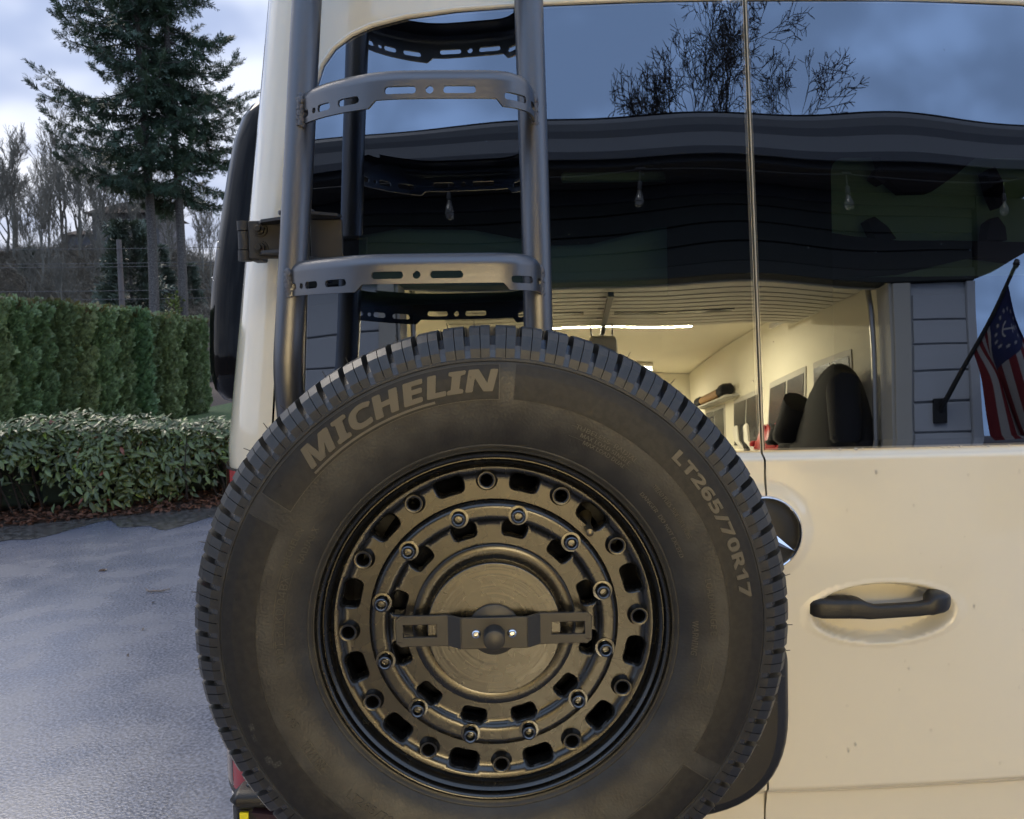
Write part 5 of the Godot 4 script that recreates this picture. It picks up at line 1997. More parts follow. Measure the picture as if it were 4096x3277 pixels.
	for q in ev:
		if ev_first == null:
			ev_first = thing("evergreen_tree", "small dark evergreen on the distant hillside", "tree", place.call(q[0], q[1]), "evergreens on the hill")
			var tmb := MB.new()
			tmb.tube([Vector3(0, -0.3, 0), Vector3(0, 6.6, 0)], [0.14, 0.03], 6, false)
			part("trunk", tmb.done(), M.bark, ev_first)
			var ex := []
			var ec := []
			for i in 900:
				var y := rng.randf_range(0.5, 7.0)
				var R := 1.9 * (1.0 - y / 7.3) * rng.randf_range(0.35, 1.0) + 0.1
				var a := rng.randf() * TAU
				ex.append(Transform3D(look(Vector3(cos(a), rng.randf_range(-0.4, 0.5), sin(a)), rng.randf() * TAU).scaled(Vector3.ONE * rng.randf_range(0.9, 1.8)), Vector3(cos(a) * R, y, sin(a) * R)))
				var b := rng.randf_range(0.6, 1.4)
				ec.append(Color(0.085 * b, 0.10 * b, 0.07 * b))
			multi("crown", spr[2], M.leaf, ex, ec, ev_first)
			ev_first.scale = Vector3.ONE * (q[2] / 7.0)
			evs.append([q[0] / -q[1], ev_first])
		else:
			evs.append([q[0] / -q[1], dup(ev_first, place.call(q[0], q[1]), rng.randf() * TAU, q[2] / 7.0)])
	evs.sort_custom(func(a: Array, b: Array) -> bool: return a[0] < b[0])
	for i in evs.size():
		tag(evs[i][1], "%s small dark evergreen from the left on the distant hillside" % crest[i])
	# ---- house on the hill
	var hp: Vector3 = place.call(-44.5, -98.0)
	var house := thing("hill_house", "pale house with a brown roof half hidden by trees on the hill", "house", hp - Vector3(0, 0.5, 0))
	mb = MB.new()
	mb.box(Vector3(0, 2.8, 0), Vector3(8.0, 6.6, 7.0))
	mb.box(Vector3(-5.4, 1.6, 0.6), Vector3(4.0, 4.0, 6.0))
	part("wall", mb.done(), M.house_wall, house)
	mb = MB.new()
	var rp := [Vector3(-4.8, 6.0, 4.2), Vector3(4.8, 6.0, 4.2), Vector3(4.8, 6.0, -4.2), Vector3(-4.8, 6.0, -4.2), Vector3(-2.0, 8.0, 0), Vector3(2.0, 8.0, 0)]
	mb.flat(rp[0], rp[1], rp[5], rp[4], Vector3(0, 1, 1))
	mb.flat(rp[2], rp[3], rp[4], rp[5], Vector3(0, 1, -1))
	mb.ftri(rp[0], rp[3], rp[4], Vector3(-1, 1, 0))
	mb.ftri(rp[1], rp[2], rp[5], Vector3(1, 1, 0))
	mb.flat(rp[0], rp[1], rp[2], rp[3], Vector3.DOWN)
	mb.flat(Vector3(-7.8, 3.5, 4.0), Vector3(-4.0, 3.5, 4.0), Vector3(-4.0, 4.6, 0), Vector3(-7.8, 4.6, 0), Vector3(0, 1, 0.5))
	part("roof", mb.done(), M.house_roof, house)
	for q in [[-2.6, 4.6], [0.2, 4.6], [2.6, 4.6], [-2.6, 1.9], [0.6, 1.9], [2.8, 1.9]]:
		mb = MB.new()
		mb.box(Vector3(q[0], q[1], 3.52), Vector3(1.25, 1.5, 0.08))
		var wn := part("window", mb.done(), M.white_cloth, house)
		mb = MB.new()
		mb.box(Vector3(q[0], q[1], 3.57), Vector3(1.05, 1.3, 0.03))
		part("pane", mb.done(), M.house_pane, wn)
	# ---- pole and wires
	var pole := thing("utility_pole", "weathered wooden utility pole rising behind the tall hedge", "pole", Vector3(-22.0, 0, -45.0))
	mb = MB.new()
	mb.tube([Vector3(0, -0.5, 0), Vector3(0.02, 4.0, 0), Vector3(0.03, 8.55, 0)], [0.20, 0.17, 0.14], 12)
	part("post", mb.done(), M.pole_wood, pole)
	for q in [[8.0, "uppermost overhead wire crossing the hillside"], [7.15, "second overhead wire from the top crossing the hillside"], [6.95, "overhead wire just below the second one on the hillside"], [5.55, "second lowest overhead wire, just above the tall hedge"], [5.05, "lowest overhead wire, just above the tall hedge"]]:
		mb = MB.new()
		var path := []
		for k in 31:
			var x := -30.0 + k * 2.0
			path.append(Vector3(x, 0.0006 * x * x, 0))
		mb.tube(path, [0.017], 5, false)
		var wi := part("overhead_wire", mb.done(), M.wire, self)
		wi.position = Vector3(-22.0, q[0], -44.8)
		tag(wi, q[1], "wire", "overhead wires")
	# ---- small litter on the driveway
	var stick := thing("fallen_twig", "thin curved twig lying on the wet driveway", "twig", Vector3(-2.36, 0.012, -3.88))
	mb = MB.new()
	mb.tube([Vector3(-0.085, 0.012, -0.012), Vector3(-0.06, 0.0, 0.005), Vector3(0.03, 0.0, 0.002), Vector3(0.085, 0.008, -0.012)], [0.004, 0.006, 0.006, 0.003], 6)
	part("stick", mb.done(), M.white_cloth if false else M.pole_wood, stick)
	var lm := leaf_mesh(0.06, 0.03, 0.5)
	for q in [[-2.99, -4.45, 1.5, "pale curled leaf lying farthest out on the driveway", 1.1], [-2.27, -3.64, 0.5, "dark leaf scrap just below the twig on the driveway", 0.3], [-2.12, -3.15, 0.5, "small dark leaf scrap between two others on the driveway", 0.3], [-2.03, -2.74, 0.4, "dark leaf scrap nearest the tyre on the driveway", 0.25], [-3.02, -3.0, 0.7, "dark leaf scrap near the edge of the picture on the driveway", 0.3], [-2.15, -4.2, 0.5, "dark leaf speck close to the tyre and above the twig", 0.3]]:
		var o := part("dry_leaf", lm, mat(lin(0.35 * q[4], 0.26 * q[4], 0.2 * q[4]), 0.8), self)
		o.position = Vector3(q[0], 0.012, q[1])
		o.rotation = Vector3(0.2, q[0] * 9.0, 0.3)
		o.scale = Vector3.ONE * q[2]
		tag(o, q[3], "leaf", "leaf scraps on the driveway")

const GA := 0.0349066

func gw(x: float, y: float, z: float) -> Vector3:
	return Vector3(0.14135, 0, 4.04753) + Vector3(x, y, z).rotated(Vector3.UP, GA)

func gthing(called: String, label: String, category: String, at: Vector3, group := "") -> Node3D:
	return thing(called, label, category, gw(at.x, at.y, at.z), group, GA)

func bx(c: Vector3, s: Vector3, bev := 0.0) -> MB:
	var mb := MB.new()
	mb.box(c, s, Basis.IDENTITY, bev)
	return mb

func make_garage() -> void:
	var g := gthing("garage", "house with an open lit garage, grey siding and deep eaves, mirrored in the van window", "house", Vector3.ZERO)
	# outer walls round the opening (-1.57 .. 3.10 wide, 2.66 high)
	part("front_wall", bx(Vector3(-4.16, 1.33, 0.09), Vector3(4.98, 2.66, 0.16)).done(), M.siding, g)
	part("front_wall", bx(Vector3(3.56, 1.33, 0.09), Vector3(0.76, 2.66, 0.16)).done(), M.siding, g)
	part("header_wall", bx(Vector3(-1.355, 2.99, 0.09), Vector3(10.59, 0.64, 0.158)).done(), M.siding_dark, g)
	# siding boards, one by one
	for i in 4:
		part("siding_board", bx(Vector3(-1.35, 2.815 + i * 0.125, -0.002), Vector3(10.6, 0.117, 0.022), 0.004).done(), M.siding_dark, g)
	for i in 11:
		var y := 0.33 + i * 0.2145
		part("siding_board", bx(Vector3(3.585, y, -0.002), Vector3(0.56, 0.200, 0.026), 0.006).done(), M.siding, g)
	for i in 11:
		var y := 0.33 + i * 0.21
		part("siding_board", bx(Vector3(-3.9, y, -0.002), Vector3(4.3, 0.200, 0.026), 0.006).done(), M.siding, g)
	for q in [[3.185, 0.17], [3.92, 0.10], [-1.66, 0.17]]:
		part("corner_trim", bx(Vector3(q[0], 1.33, -0.014), Vector3(q[1], 2.66, 0.045), 0.005).done(), M.siding if q[0] > 3.5 else M.trim, g)
	part("door_trim", bx(Vector3(-1.35, 2.708, -0.016), Vector3(10.62, 0.085, 0.05), 0.005).done(), M.siding_dark, g)
	for q in [[3.085, 0.03], [-1.555, 0.03]]:
		part("door_jamb", bx(Vector3(q[0], 1.34, 0.10), Vector3(0.03, 2.68, 0.22), 0.003).done(), M.trim, g)
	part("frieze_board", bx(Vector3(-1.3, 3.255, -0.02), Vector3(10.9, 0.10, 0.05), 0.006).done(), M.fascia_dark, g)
	# side and back walls, inside plaster
	part("side_wall", bx(Vector3(3.60, 1.65, 5.0), Vector3(0.66, 3.3, 9.66)).done(), M.siding, g)
	part("side_wall", bx(Vector3(-3.4, 1.65, 5.0), Vector3(0.16, 3.3, 9.66)).done(), M.siding, g)
	part("back_wall", bx(Vector3(0, 1.65, 9.92), Vector3(6.66, 3.3, 0.16)).done(), M.siding, g)
	part("inner_wall", bx(Vector3(3.258, 1.5, 5.0), Vector3(0.016, 3.0, 9.62)).done(), M.plaster, g)
	part("inner_wall", bx(Vector3(-3.31, 1.5, 5.0), Vector3(0.016, 3.0, 9.62)).done(), M.plaster, g)
	part("inner_wall", bx(Vector3(0, 1.5, 9.83), Vector3(6.5, 3.0, 0.016)).done(), M.plaster, g)
	part("inner_wall", bx(Vector3(0.76, 2.83, 0.19), Vector3(4.6, 0.34, 0.016)).done(), M.plaster, g)
	part("inner_wall", bx(Vector3(-2.44, 1.5, 0.19), Vector3(1.7, 3.0, 0.016)).done(), M.plaster, g)
	part("inner_wall", bx(Vector3(3.17, 1.5, 0.19), Vector3(0.15, 3.0, 0.016)).done(), M.plaster, g)
	part("ceiling", bx(Vector3(0, 3.06, 5.0), Vector3(6.7, 0.1, 9.7)).done(), M.garage_ceiling, g)
	part("garage_floor", bx(Vector3(0, 0.02, 5.05), Vector3(6.7, 0.06, 9.75)).done(), M.concrete, g)
	# roof, fascia and gutter, soffit boards
	var mb := MB.new()
	var r := [Vector3(-7.2, 3.60, -0.62), Vector3(4.62, 3.60, -0.62), Vector3(4.62, 3.60, 10.7), Vector3(-7.2, 3.60, 10.7), Vector3(-2.0, 5.0, 5.0), Vector3(-0.8, 5.0, 5.0)]
	mb.flat(r[0], r[1], r[5], r[4], Vector3(0, 1, -1))
	mb.flat(r[2], r[3], r[4], r[5], Vector3(0, 1, 1))
	mb.ftri(r[0], r[3], r[4], Vector3(-1, 1, 0))
	mb.ftri(r[1], r[2], r[5], Vector3(1, 1, 0))
	mb.flat(r[0] - Vector3(0, 0.04, 0), r[1] - Vector3(0, 0.04, 0), r[2] - Vector3(0, 0.04, 0), r[3] - Vector3(0, 0.04, 0), Vector3.DOWN)
	part("roof", mb.done(), M.house_roof, g)
	mb = MB.new()
	mb.prism(PackedVector2Array([Vector2(3.98, 3.31), Vector2(3.98, 2.68), Vector2(4.25, 2.74), Vector2(5.4, 3.12), Vector2(5.4, 3.31)]), 0.12, Vector3(0, 0, -0.06))
	part("eave_return", mb.done(), M.soffit, g)
	part("fascia_board", bx(Vector3(-1.3, 3.43, -0.50), Vector3(11.7, 0.25, 0.03), 0.004).done(), M.fascia_dark, g)
	part("fascia_board", bx(Vector3(4.53, 3.43, 5.0), Vector3(0.03, 0.25, 11.0), 0.004).done(), M.fascia_dark, g)
	mb = MB.new()
	var gut := [Vector2(-0.52, 3.36), Vector2(-0.575, 3.345), Vector2(-0.60, 3.39), Vector2(-0.605, 3.48), Vector2(-0.625, 3.52), Vector2(-0.635, 3.56), Vector2(-0.63, 3.585), Vector2(-0.615, 3.59), Vector2(-0.61, 3.56)]
	for i in gut.size() - 1:
		var p: Vector2 = gut[i]
		var q: Vector2 = gut[i + 1]
		mb.flat(Vector3(-7.2, p.y, p.x), Vector3(4.62, p.y, p.x), Vector3(4.62, q.y, q.x), Vector3(-7.2, q.y, q.x), Vector3(0, -0.2, -1))
	part("gutter", mb.done(), M.fascia, g)
	for i in 5:
		part("soffit_board", bx(Vector3(-1.3, 3.318, -0.44 + i * 0.092), Vector3(11.6, 0.014, 0.088), 0.002).done(), M.soffit, g)
	for i in 5:
		part("soffit_board", bx(Vector3(4.04 + i * 0.10, 3.318, 5.0), Vector3(0.096, 0.014, 10.8), 0.002).done(), M.soffit, g)
	# raised sectional door under the ceiling
	for i in 4:
		var z := 0.50 + i * 0.60
		var sec := part("door_section", bx(Vector3(0.76, 2.735, z), Vector3(4.6, 0.045, 0.585), 0.006).done(), M.garage_door, g)
		for k in 3:
			part("rib", bx(Vector3(0.76, 2.709, z - 0.19 + k * 0.19), Vector3(4.56, 0.010, 0.15), 0.004).done(), M.garage_door, sec)
		if i == 2:
			for q in [[-0.52, 1.5], [1.32, 1.36]]:
				part("pane", bx(Vector3(q[0], 2.700, z - 0.05), Vector3(q[1], 0.012, 0.13)).done(), M.house_pane, sec)
		part("hinge", bx(Vector3(0.45, 2.700, z - 0.28), Vector3(0.08, 0.02, 0.08), 0.003).done(), M.galv, sec)
	for s in [3.01, -1.48]:
		mb = MB.new()
		mb.box(Vector3(s, 2.80, 1.9), Vector3(0.05, 0.06, 3.2), Basis.IDENTITY, 0.004)
		mb.box(Vector3(s, 2.90, 3.2), Vector3(0.06, 0.25, 0.05), Basis.IDENTITY, 0.004)
		mb.box(Vector3(s, 2.90, 1.7), Vector3(0.14, 0.12, 0.10), Basis.IDENTITY, 0.004)
		mb.tube([Vector3(s, 2.80, 0.35), Vector3(s, 2.72, 0.27), Vector3(s, 2.5, 0.23), Vector3(s, 0.2, 0.22)], [0.03], 8)
		part("door_track", mb.done(), M.galv, g)
	# windows of the right wall
	for q in [[1.22, 2.48], [2.76, 4.22], [4.55, 6.00], [6.60, 8.20]]:
		var w: float = q[1] - q[0]
		var zc: float = (q[0] + q[1]) / 2
		var wn := part("window", bx(Vector3(3.243, 1.62, zc), Vector3(0.02, 1.30, w), 0.004).done(), M.trim, g)
		for s in [-1.0, 1.0]:
			part("pane", bx(Vector3(3.230, 1.62, zc + s * w * 0.24), Vector3(0.012, 1.18, w * 0.43)).done(), M.house_pane, wn)
		part("sill", bx(Vector3(3.22, 0.95, zc), Vector3(0.08, 0.035, w + 0.08), 0.004).done(), M.trim, wn)
	# opener with its rail
	var op := gthing("garage_door_opener", "boxy garage door opener hung from the ceiling, mirrored above the tyre", "opener", Vector3(0.50, 2.45, 2.45))
	part("motor_box", bx(Vector3(0, 0.02, 0), Vector3(0.34, 0.17, 0.42), 0.03).done(), M.dark_metal, op)
	part("light_cover", bx(Vector3(0, -0.02, -0.28), Vector3(0.40, 0.22, 0.12), 0.04).done(), M.white_cloth, op)
	part("rail", bx(Vector3(0, 0.14, -1.2), Vector3(0.06, 0.04, 2.3), 0.004).done(), M.dark_metal, op)
	for s in [-1.0, 1.0]:
		mb = MB.new()
		mb.tube([Vector3(0.15 * s, 0.1, 0.05), Vector3(0.19 * s, 0.56, 0.05)], [0.014], 6)
		part("hanger", mb.done(), M.dark_metal, op)
	# tube lights
	for q in [[3.85, "long fluorescent tube light near the garage opening, mirrored in the window"], [8.4, "second fluorescent tube light deep in the garage, mirrored in the window"]]:
		var fx := gthing("tube_light", q[1], "tube light", Vector3(0.83, 2.94, q[0]), "tube lights in the garage")
		part("housing", bx(Vector3(0, 0.03, 0), Vector3(2.5, 0.05, 0.13), 0.008).done(), M.white_cloth, fx)
		mb = MB.new()
		mb.tube([Vector3(-1.22, -0.012, 0), Vector3(1.22, -0.012, 0)], [0.019], 12)
		part("light_tube", mb.done(), M.tube_glow, fx)
		var al := AreaLight3D.new()
		al.name = "tube_lamp"
		al.area_size = Vector2(2.44, 0.06)
		al.light_color = Color(1.0, 0.91, 0.72)
		al.light_energy = 28.0
		al.area_range = 30.0
		al.area_attenuation = 2.0
		al.shadow_enabled = true
		fx.add_child(al)
		al.position = Vector3(0, -0.045, 0)
		al.rotation_degrees = Vector3(-90, 0, 0)
	# string of bulbs under the eave
	var sg := gthing("string_light", "black cord of clear hanging bulbs strung under the eave, mirrored in the window", "string light", Vector3(0, 3.26, -0.55))
	var bulbs := [-2.4, -0.85, 0.68, 2.46, 3.92]
	mb = MB.new()
	var path := []
	for i in bulbs.size() - 1:
		for k in 10:
			var t := k / 10.0
			path.append(Vector3(lerpf(bulbs[i], bulbs[i + 1], t), -0.035 * sin(t * PI), 0))
	path.append(Vector3(bulbs[-1], 0, 0))
	path.append(Vector3(4.6, 0.1, 0.0))
	mb.tube(path, [0.006], 6)
	part("cord", mb.done(), M.dark_metal, sg)
	for b in bulbs:
		mb = MB.new()
		mb.box(Vector3(b, 0.005, 0), Vector3(0.08, 0.02, 0.02), Basis.IDENTITY, 0.005)
		mb.tube([Vector3(b, 0.0, 0), Vector3(b, -0.09, 0)], [0.005], 6)
		mb.lathe([Vector2(0.0, 0.0), Vector2(0.018, -0.005), Vector2(0.021, -0.05), Vector2(0.019, -0.065), Vector2(0.0, -0.066)], 14, Vector3(b, -0.085, 0), Basis(Vector3(1, 0, 0), Vector3(0, 0, -1), Vector3(0, 1, 0)))
		part("socket", mb.done(), M.dark_metal, sg)
		mb = MB.new()
		mb.lathe([Vector2(0.012, -0.06), Vector2(0.022, -0.085), Vector2(0.036, -0.115), Vector2(0.040, -0.14), Vector2(0.034, -0.165), Vector2(0.018, -0.178), Vector2(0.0, -0.182)], 20, Vector3(b, -0.085, 0), Basis(Vector3(1, 0, 0), Vector3(0, 0, -1), Vector3(0, 1, 0)))
		var bl := part("bulb", mb.done(), M.bulb, sg)
		mb = MB.new()
		mb.tube([Vector3(b, -0.15, 0), Vector3(b - 0.008, -0.20, 0), Vector3(b + 0.008, -0.205, 0), Vector3(b, -0.16, 0)], [0.004], 5)
		part("filament", mb.done(), M.brass, bl)
	# flag on a slanted pole
	var B := Vector3(3.55, 1.66, -0.03)
	var T := Vector3(3.80, 2.58, -0.84)
	var fl := gthing("flag", "striped flag with blue canton on a slanted pole, mirrored at the window edge", "flag", B)
	var D := T - B
	mb = MB.new()
	mb.tube([Vector3(0, 0, 0), D], [0.022, 0.016], 12)
	mb.lathe([Vector2(0.0, 0.03), Vector2(0.02, 0.022), Vector2(0.03, 0.0), Vector2(0.02, -0.022), Vector2(0.0, -0.03)], 14, D)
	part("flagpole", mb.done(), M.dark_metal, fl)
	part("bracket", bx(Vector3(0, 0, 0.0), Vector3(0.13, 0.17, 0.03), 0.006).done(), M.dark_metal, fl)
	mb = MB.new()
	var NU := 24
	var NV := 24
	var f := func(u: float, v: float) -> Vector3:   # u along the fly, v down the hoist
		var h := D * (0.90 - 0.48 * v)
		var drop := Vector3(0.36 + 0.10 * (1.0 - v), -1.0, 0.10 * v).normalized() * 0.92 * u
		var wave := Vector3(0.055 * sin(v * 9.0 + u * 2.0), 0, 0.07 * sin(v * 11.0 + 1.0 + u)) * sm(0.0, 0.35, u)
		return h + drop + wave
	for i in NU:
		for j in NV:
			var pq := []
			for w in [[0, 0], [1, 0], [1, 1], [0, 1]]:
				var u: float = (i + w[0]) / float(NU)
				var v: float = (j + w[1]) / float(NV)
				var e := 0.01
				var nn: Vector3 = (f.call(u + e, v) - f.call(u - e, v)).cross(f.call(u, v + e) - f.call(u, v - e)).normalized()
				pq.append([f.call(u, v), nn, Vector2(u, v)])
			mb.tri(pq[0][0], pq[1][0], pq[2][0], pq[0][1], pq[1][1], pq[2][1], pq[0][2], pq[1][2], pq[2][2])
			mb.tri(pq[0][0], pq[2][0], pq[3][0], pq[0][1], pq[2][1], pq[3][1], pq[0][2], pq[2][2], pq[3][2])
	var cm := mat(Color.WHITE, 0.85)
	cm.albedo_texture = flag_print()
	part("cloth", mb.done(true), cm, fl)
	# things along the right wall of the garage
	var coat := gthing("dark_coat", "big black coat hanging on the garage wall beside the opening, mirrored in the window", "coat", Vector3(2.98, 1.4, 1.18))
	hang(coat, 0.86, 0.70, -0.85, 0.62, M.coat, 3)
	coat = gthing("dark_coat", "smaller black coat hanging between the big coat and the red jackets", "coat", Vector3(3.04, 1.34, 2.35))
	hang(coat, 0.52, 0.58, -0.8, 0.45, M.coat, 5)
	for q in [[2.80, "red jacket hanging nearest the smaller black coat"], [3.25, "middle one of three red jackets on the garage wall"], [3.75, "red jacket hanging deepest in the garage"]]:
		var j := gthing("red_jacket", q[1], "jacket", Vector3(3.06, 1.18, q[0]), "red jackets on the garage wall")
		hang(j, 0.26, 0.58, -0.6, 0.26, M.red_cloth, int(q[0] * 10))
	var bag := gthing("long_bag", "long tan and black bag on a shelf above the garage windows", "bag", Vector3(3.10, 2.33, 7.0))
	part("body", bx(Vector3(0, 0.06, 0), Vector3(0.22, 0.13, 1.5), 0.05).done(), M.tan_cloth, bag)
	part("end_cap", bx(Vector3(0, 0.06, 0.98), Vector3(0.24, 0.16, 0.5), 0.05).done(), M.coat, bag)
	part("end_cap", bx(Vector3(0, 0.07, -0.92), Vector3(0.24, 0.15, 0.36), 0.05).done(), M.coat, bag)
	part("shelf", bx(Vector3(0.04, -0.02, 0), Vector3(0.26, 0.025, 2.6), 0.003).done(), M.trim, g).position = Vector3(3.10, 2.33, 7.0)
	# boards and a rack deeper in
	for q in [[4.35, 0.12, "white"], [4.62, -0.08, "black"], [4.9, 0.1, "pale"]]:
		var bd := gthing("leaning_board", "%s long board leaning on the garage wall beyond the red jackets" % q[2], "board", Vector3(3.05, 0.05, q[0]))
		mb = MB.new()
		mb.box(Vector3(0, 0.9, 0), Vector3(0.05, 1.8, 0.20), Basis(Vector3.FORWARD, -0.08) * Basis(Vector3.RIGHT, q[1]), 0.02)
		part("body", mb.done(), M.coat if q[2] == "black" else M.white_cloth, bd)
	var rk := gthing("storage_rack", "metal shelf rack along the back wall of the garage", "shelf", Vector3(1.2, 0.05, 9.4))
	for k in 4:
		part("shelf", bx(Vector3(0, 0.25 + k * 0.62, 0), Vector3(2.2, 0.03, 0.5)).done(), M.galv, rk)
	for q in [[-1.08, -0.23], [1.08, -0.23], [-1.08, 0.23], [1.08, 0.23]]:
		part("post", bx(Vector3(q[0], 1.1, q[1]), Vector3(0.04, 2.2, 0.04)).done(), M.dark_metal, rk)
	for q in [[0.5, 1.72, 0.5, 0.34, 0.4, "tan"], [1.15, 1.70, 0.4, 0.30, 0.4, "black"], [1.8, 1.71, 0.55, 0.32, 0.4, "white"], [0.8, 2.30, 0.6, 0.30, 0.4, "red"], [1.6, 2.32, 0.5, 0.34, 0.4, "second tan"]]:
		var bxn := gthing("storage_box", "%s storage box on the rack at the back of the garage" % q[5], "box", Vector3(q[0], q[1], 9.4))
		part("body", bx(Vector3(0, 0, 0), Vector3(q[2], q[3], q[4]), 0.01).done(), {"tan": M.tan_cloth, "second tan": M.tan_cloth, "black": M.coat, "white": M.white_cloth, "red": M.red_cloth}[q[5]], bxn)
	# bare tree beyond the roof
	var t1 := bare_tree(61, 12.6, "tall bare dark tree beyond the garage roof, mirrored in the window", gw(4.8, -0.2, 14.0), "bare trees behind the garage", 6, 0.009, 0.4, 0.95, 0.5, "bare_dark", 1, 1.8, 0.66, 0.85)
	var t2 := bare_tree(64, 11.0, "smaller bare dark tree mirrored beside the tall one", gw(7.3, -0.2, 14.5), "bare trees behind the garage", 6, 0.009, 0.35, 1.05, 0.55, "bare_dark", 1, 1.8, 0.66, 0.8)

func hang(o: Node3D, halfw: float, top: float, bot: float, depth: float, m: Material, sd: int) -> void:
	var rng := RandomNumberGenerator.new()
	rng.seed = sd
	var mb := MB.new()
	var rings := []
	for i in 17:
		var t := pow(i / 16.0, 2.0)
		var y := lerpf(top, bot, t)
		var dm := sqrt(maxf(0.0, 1.0 - pow(1.0 - minf(t / 0.4, 1.0), 2.0)))
		var w := halfw * (0.05 + 0.95 * dm) * (1.0 + 0.05 * sin(t * 7.0 + sd))
		var ring := []
		for k in 28:
			var a := TAU * k / 28.0
			var fold := 1.0 + (0.10 * sin(a * 5.0 + sd) + 0.07 * sin(a * 9.0 + sd * 2.0)) * t
			ring.append(Vector3(cos(a) * depth * (0.08 + 0.92 * dm) * 0.5 * fold, y + 0.03 * sin(a * 3.0 + sd), sin(a) * w * fold))
		rings.append(ring)
	loft(mb, rings, true, true)
	part("body", mb.done(), m, o)
	for s in [-1.0, 1.0]:
		mb = MB.new()
		mb.tube([Vector3(-depth * 0.3, top - 0.22, s * halfw * 0.75), Vector3(-depth * 0.4, top - 0.5, s * halfw * 0.95), Vector3(-depth * 0.38, top - 0.85, s * halfw * 0.92)], [0.09 * halfw / 0.4, 0.08 * halfw / 0.4, 0.06 * halfw / 0.4], 12)
		part("sleeve", mb.done(), m, o)

func flag_print() -> ImageTexture:
	var w := 300
	var h := 195
	var im := Image.create(w, h, false, Image.FORMAT_RGBA8)
	var red := Color(0.36, 0.06, 0.09)
	var white := Color(0.52, 0.51, 0.51)
	var blue := Color(0.07, 0.10, 0.26)
	for i in 13:
		im.fill_rect(Rect2i(0, i * 15, w, 15), red if i % 2 == 0 else white)
	im.fill_rect(Rect2i(0, 0, 125, 105), blue)
	var c := Vector2(62, 52)
	var dot := func(p: Vector2, r: float) -> void:
		for y in range(int(p.y - r), int(p.y + r) + 1):
			for x in range(int(p.x - r), int(p.x + r) + 1):
				if x >= 0 and y >= 0 and x < w and y < h and Vector2(x, y).distance_to(p) <= r:
					im.set_pixel(x, y, white)
	for k in 13:
		var a := TAU * k / 13.0
		var p := c + Vector2(cos(a), sin(a)) * 38.0
		for y in range(-6, 7):
			for x in range(-6, 7):
				var v := Vector2(x, y)
				var g := fposmod(v.angle() + PI / 2, TAU / 5) - TAU / 10
				if v.length() < 5.5 * (0.42 + 0.58 * absf(g) / (TAU / 10)):
					im.set_pixelv(Vector2i(p + v), white)
	# anchor, tilted
	var R := Transform2D(0.6, c)
	for k in 40:
		var t := k / 39.0
		dot.call(R * Vector2(0, lerpf(-17, 20, t)), 1.9)
		dot.call(R * Vector2(lerpf(-8, 8, t), -11), 1.6)
		var a := lerpf(0.35, PI - 0.35, t)
		dot.call(R * Vector2(cos(a) * 16, 5 + sin(a) * 15), 2.0)
		var a2 := t * TAU
		dot.call(R * Vector2(cos(a2) * 4, -21 + sin(a2) * 4), 1.2)
	return ImageTexture.create_from_image(im)


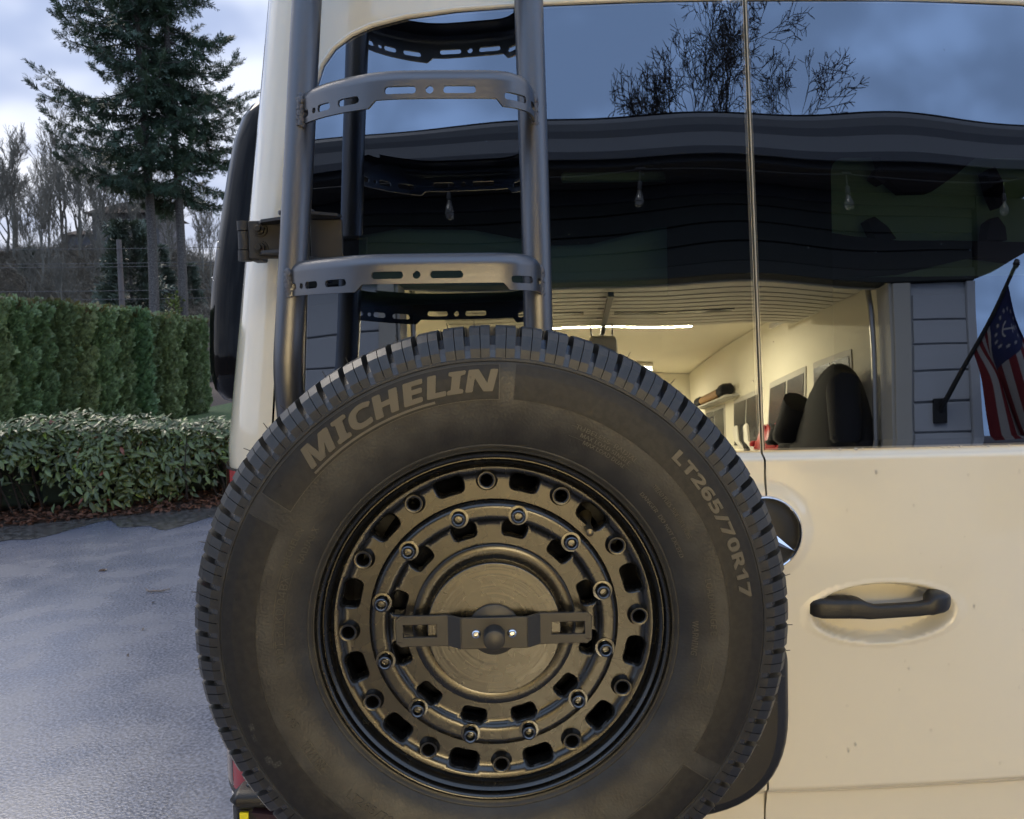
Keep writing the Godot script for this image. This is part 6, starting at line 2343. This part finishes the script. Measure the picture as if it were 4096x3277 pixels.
func panorama() -> ImageTexture:
	var w := 1024
	var h := 512
	var im := Image.create(w, h, false, Image.FORMAT_RGBF)
	var f1 := noise(1.5, 5, 5)
	var f2 := noise(4.0, 6, 4)
	for j in h:
		var el := (0.5 - (j + 0.5) / h) * PI
		for i in w:
			var az := (i + 0.5) / w * TAU
			var d := Vector3(cos(el) * sin(az), sin(el), -cos(el) * cos(az))   # az 0 looks along -z at the left edge
			d = Vector3(-sin(az) * cos(el), sin(el), -cos(az) * cos(el))
			var col: Vector3
			if d.y < -0.02:
				col = Vector3(0.16, 0.16, 0.17)
			else:
				var q := d / maxf(d.y + 0.32, 0.1)
				var c := f1.get_noise_3d(q.x, q.z * 1.3, 0.4) * 1.1 + f2.get_noise_3d(q.x, q.z * 1.5, 1.7) * 0.55
				c = sm(-0.42, 0.45, c)
				var dark := Vector3(0.20, 0.24, 0.345)
				var light := Vector3(0.39, 0.42, 0.495)
				col = dark.lerp(light, c)
				# behind the photographer the cloud is thicker and bluer
				var back := sm(-0.4, 0.75, d.z)
				col = col.lerp(Vector3(0.27, 0.38, 0.58) * (0.70 + 0.46 * c), back)
				# thin bright cloud low down
				var low := (1.0 - sm(0.02, 0.36, d.y)) * (1.0 - back)
				col = col.lerp(Vector3(0.44, 0.425, 0.415), low * (0.35 + 0.45 * c))
			im.set_pixel(i, j, Color(col.x, col.y, col.z))
	return ImageTexture.create_from_image(im)

func _ready() -> void:
	# camera
	var cam := Camera3D.new()
	cam.name = "camera"
	add_child(cam)
	cam.position = Vector3(0, 1.63, 1.40)
	cam.rotation_order = EULER_ORDER_YXZ
	cam.rotation_degrees = Vector3(-4.3, -1.3, -0.84)
	var at := CameraAttributesPhysical.new()
	at.frustum_focal_length = 22.5
	at.exposure_aperture = 13.0
	at.frustum_focus_distance = 1.25
	at.frustum_near = 0.05
	at.frustum_far = 900.0
	cam.attributes = at
	cam.fov = 56.14
	cam.near = 0.05
	cam.far = 900.0
	cam.current = true
	# sky
	var we := WorldEnvironment.new()
	we.name = "world_environment"
	var env := Environment.new()
	env.background_mode = Environment.BG_SKY
	var sky := Sky.new()
	var sm_ := PanoramaSkyMaterial.new()
	sm_.panorama = panorama()
	sky.sky_material = sm_
	env.sky = sky
	env.tonemap_mode = Environment.TONE_MAPPER_LINEAR
	env.tonemap_exposure = 2.5
	env.sdfgi_enabled = true
	env.ssao_enabled = true
	env.ssil_enabled = true
	we.environment = env
	add_child(we)
	# low sun behind thick cloud, ahead and to the left
	var sun := DirectionalLight3D.new()
	sun.name = "sun"
	sun.light_energy = 0.2
	sun.light_color = Color(1.0, 0.95, 0.88)
	sun.light_angular_distance = 25.0
	sun.shadow_enabled = true
	add_child(sun)
	sun.look_at_from_position(Vector3.ZERO, Vector3(0.5, -0.75, 0.6), Vector3.UP)
	make_materials()
	make_setting()
	make_garage()
	make_van()
	make_ladder()
	make_wheel()
	make_garden()
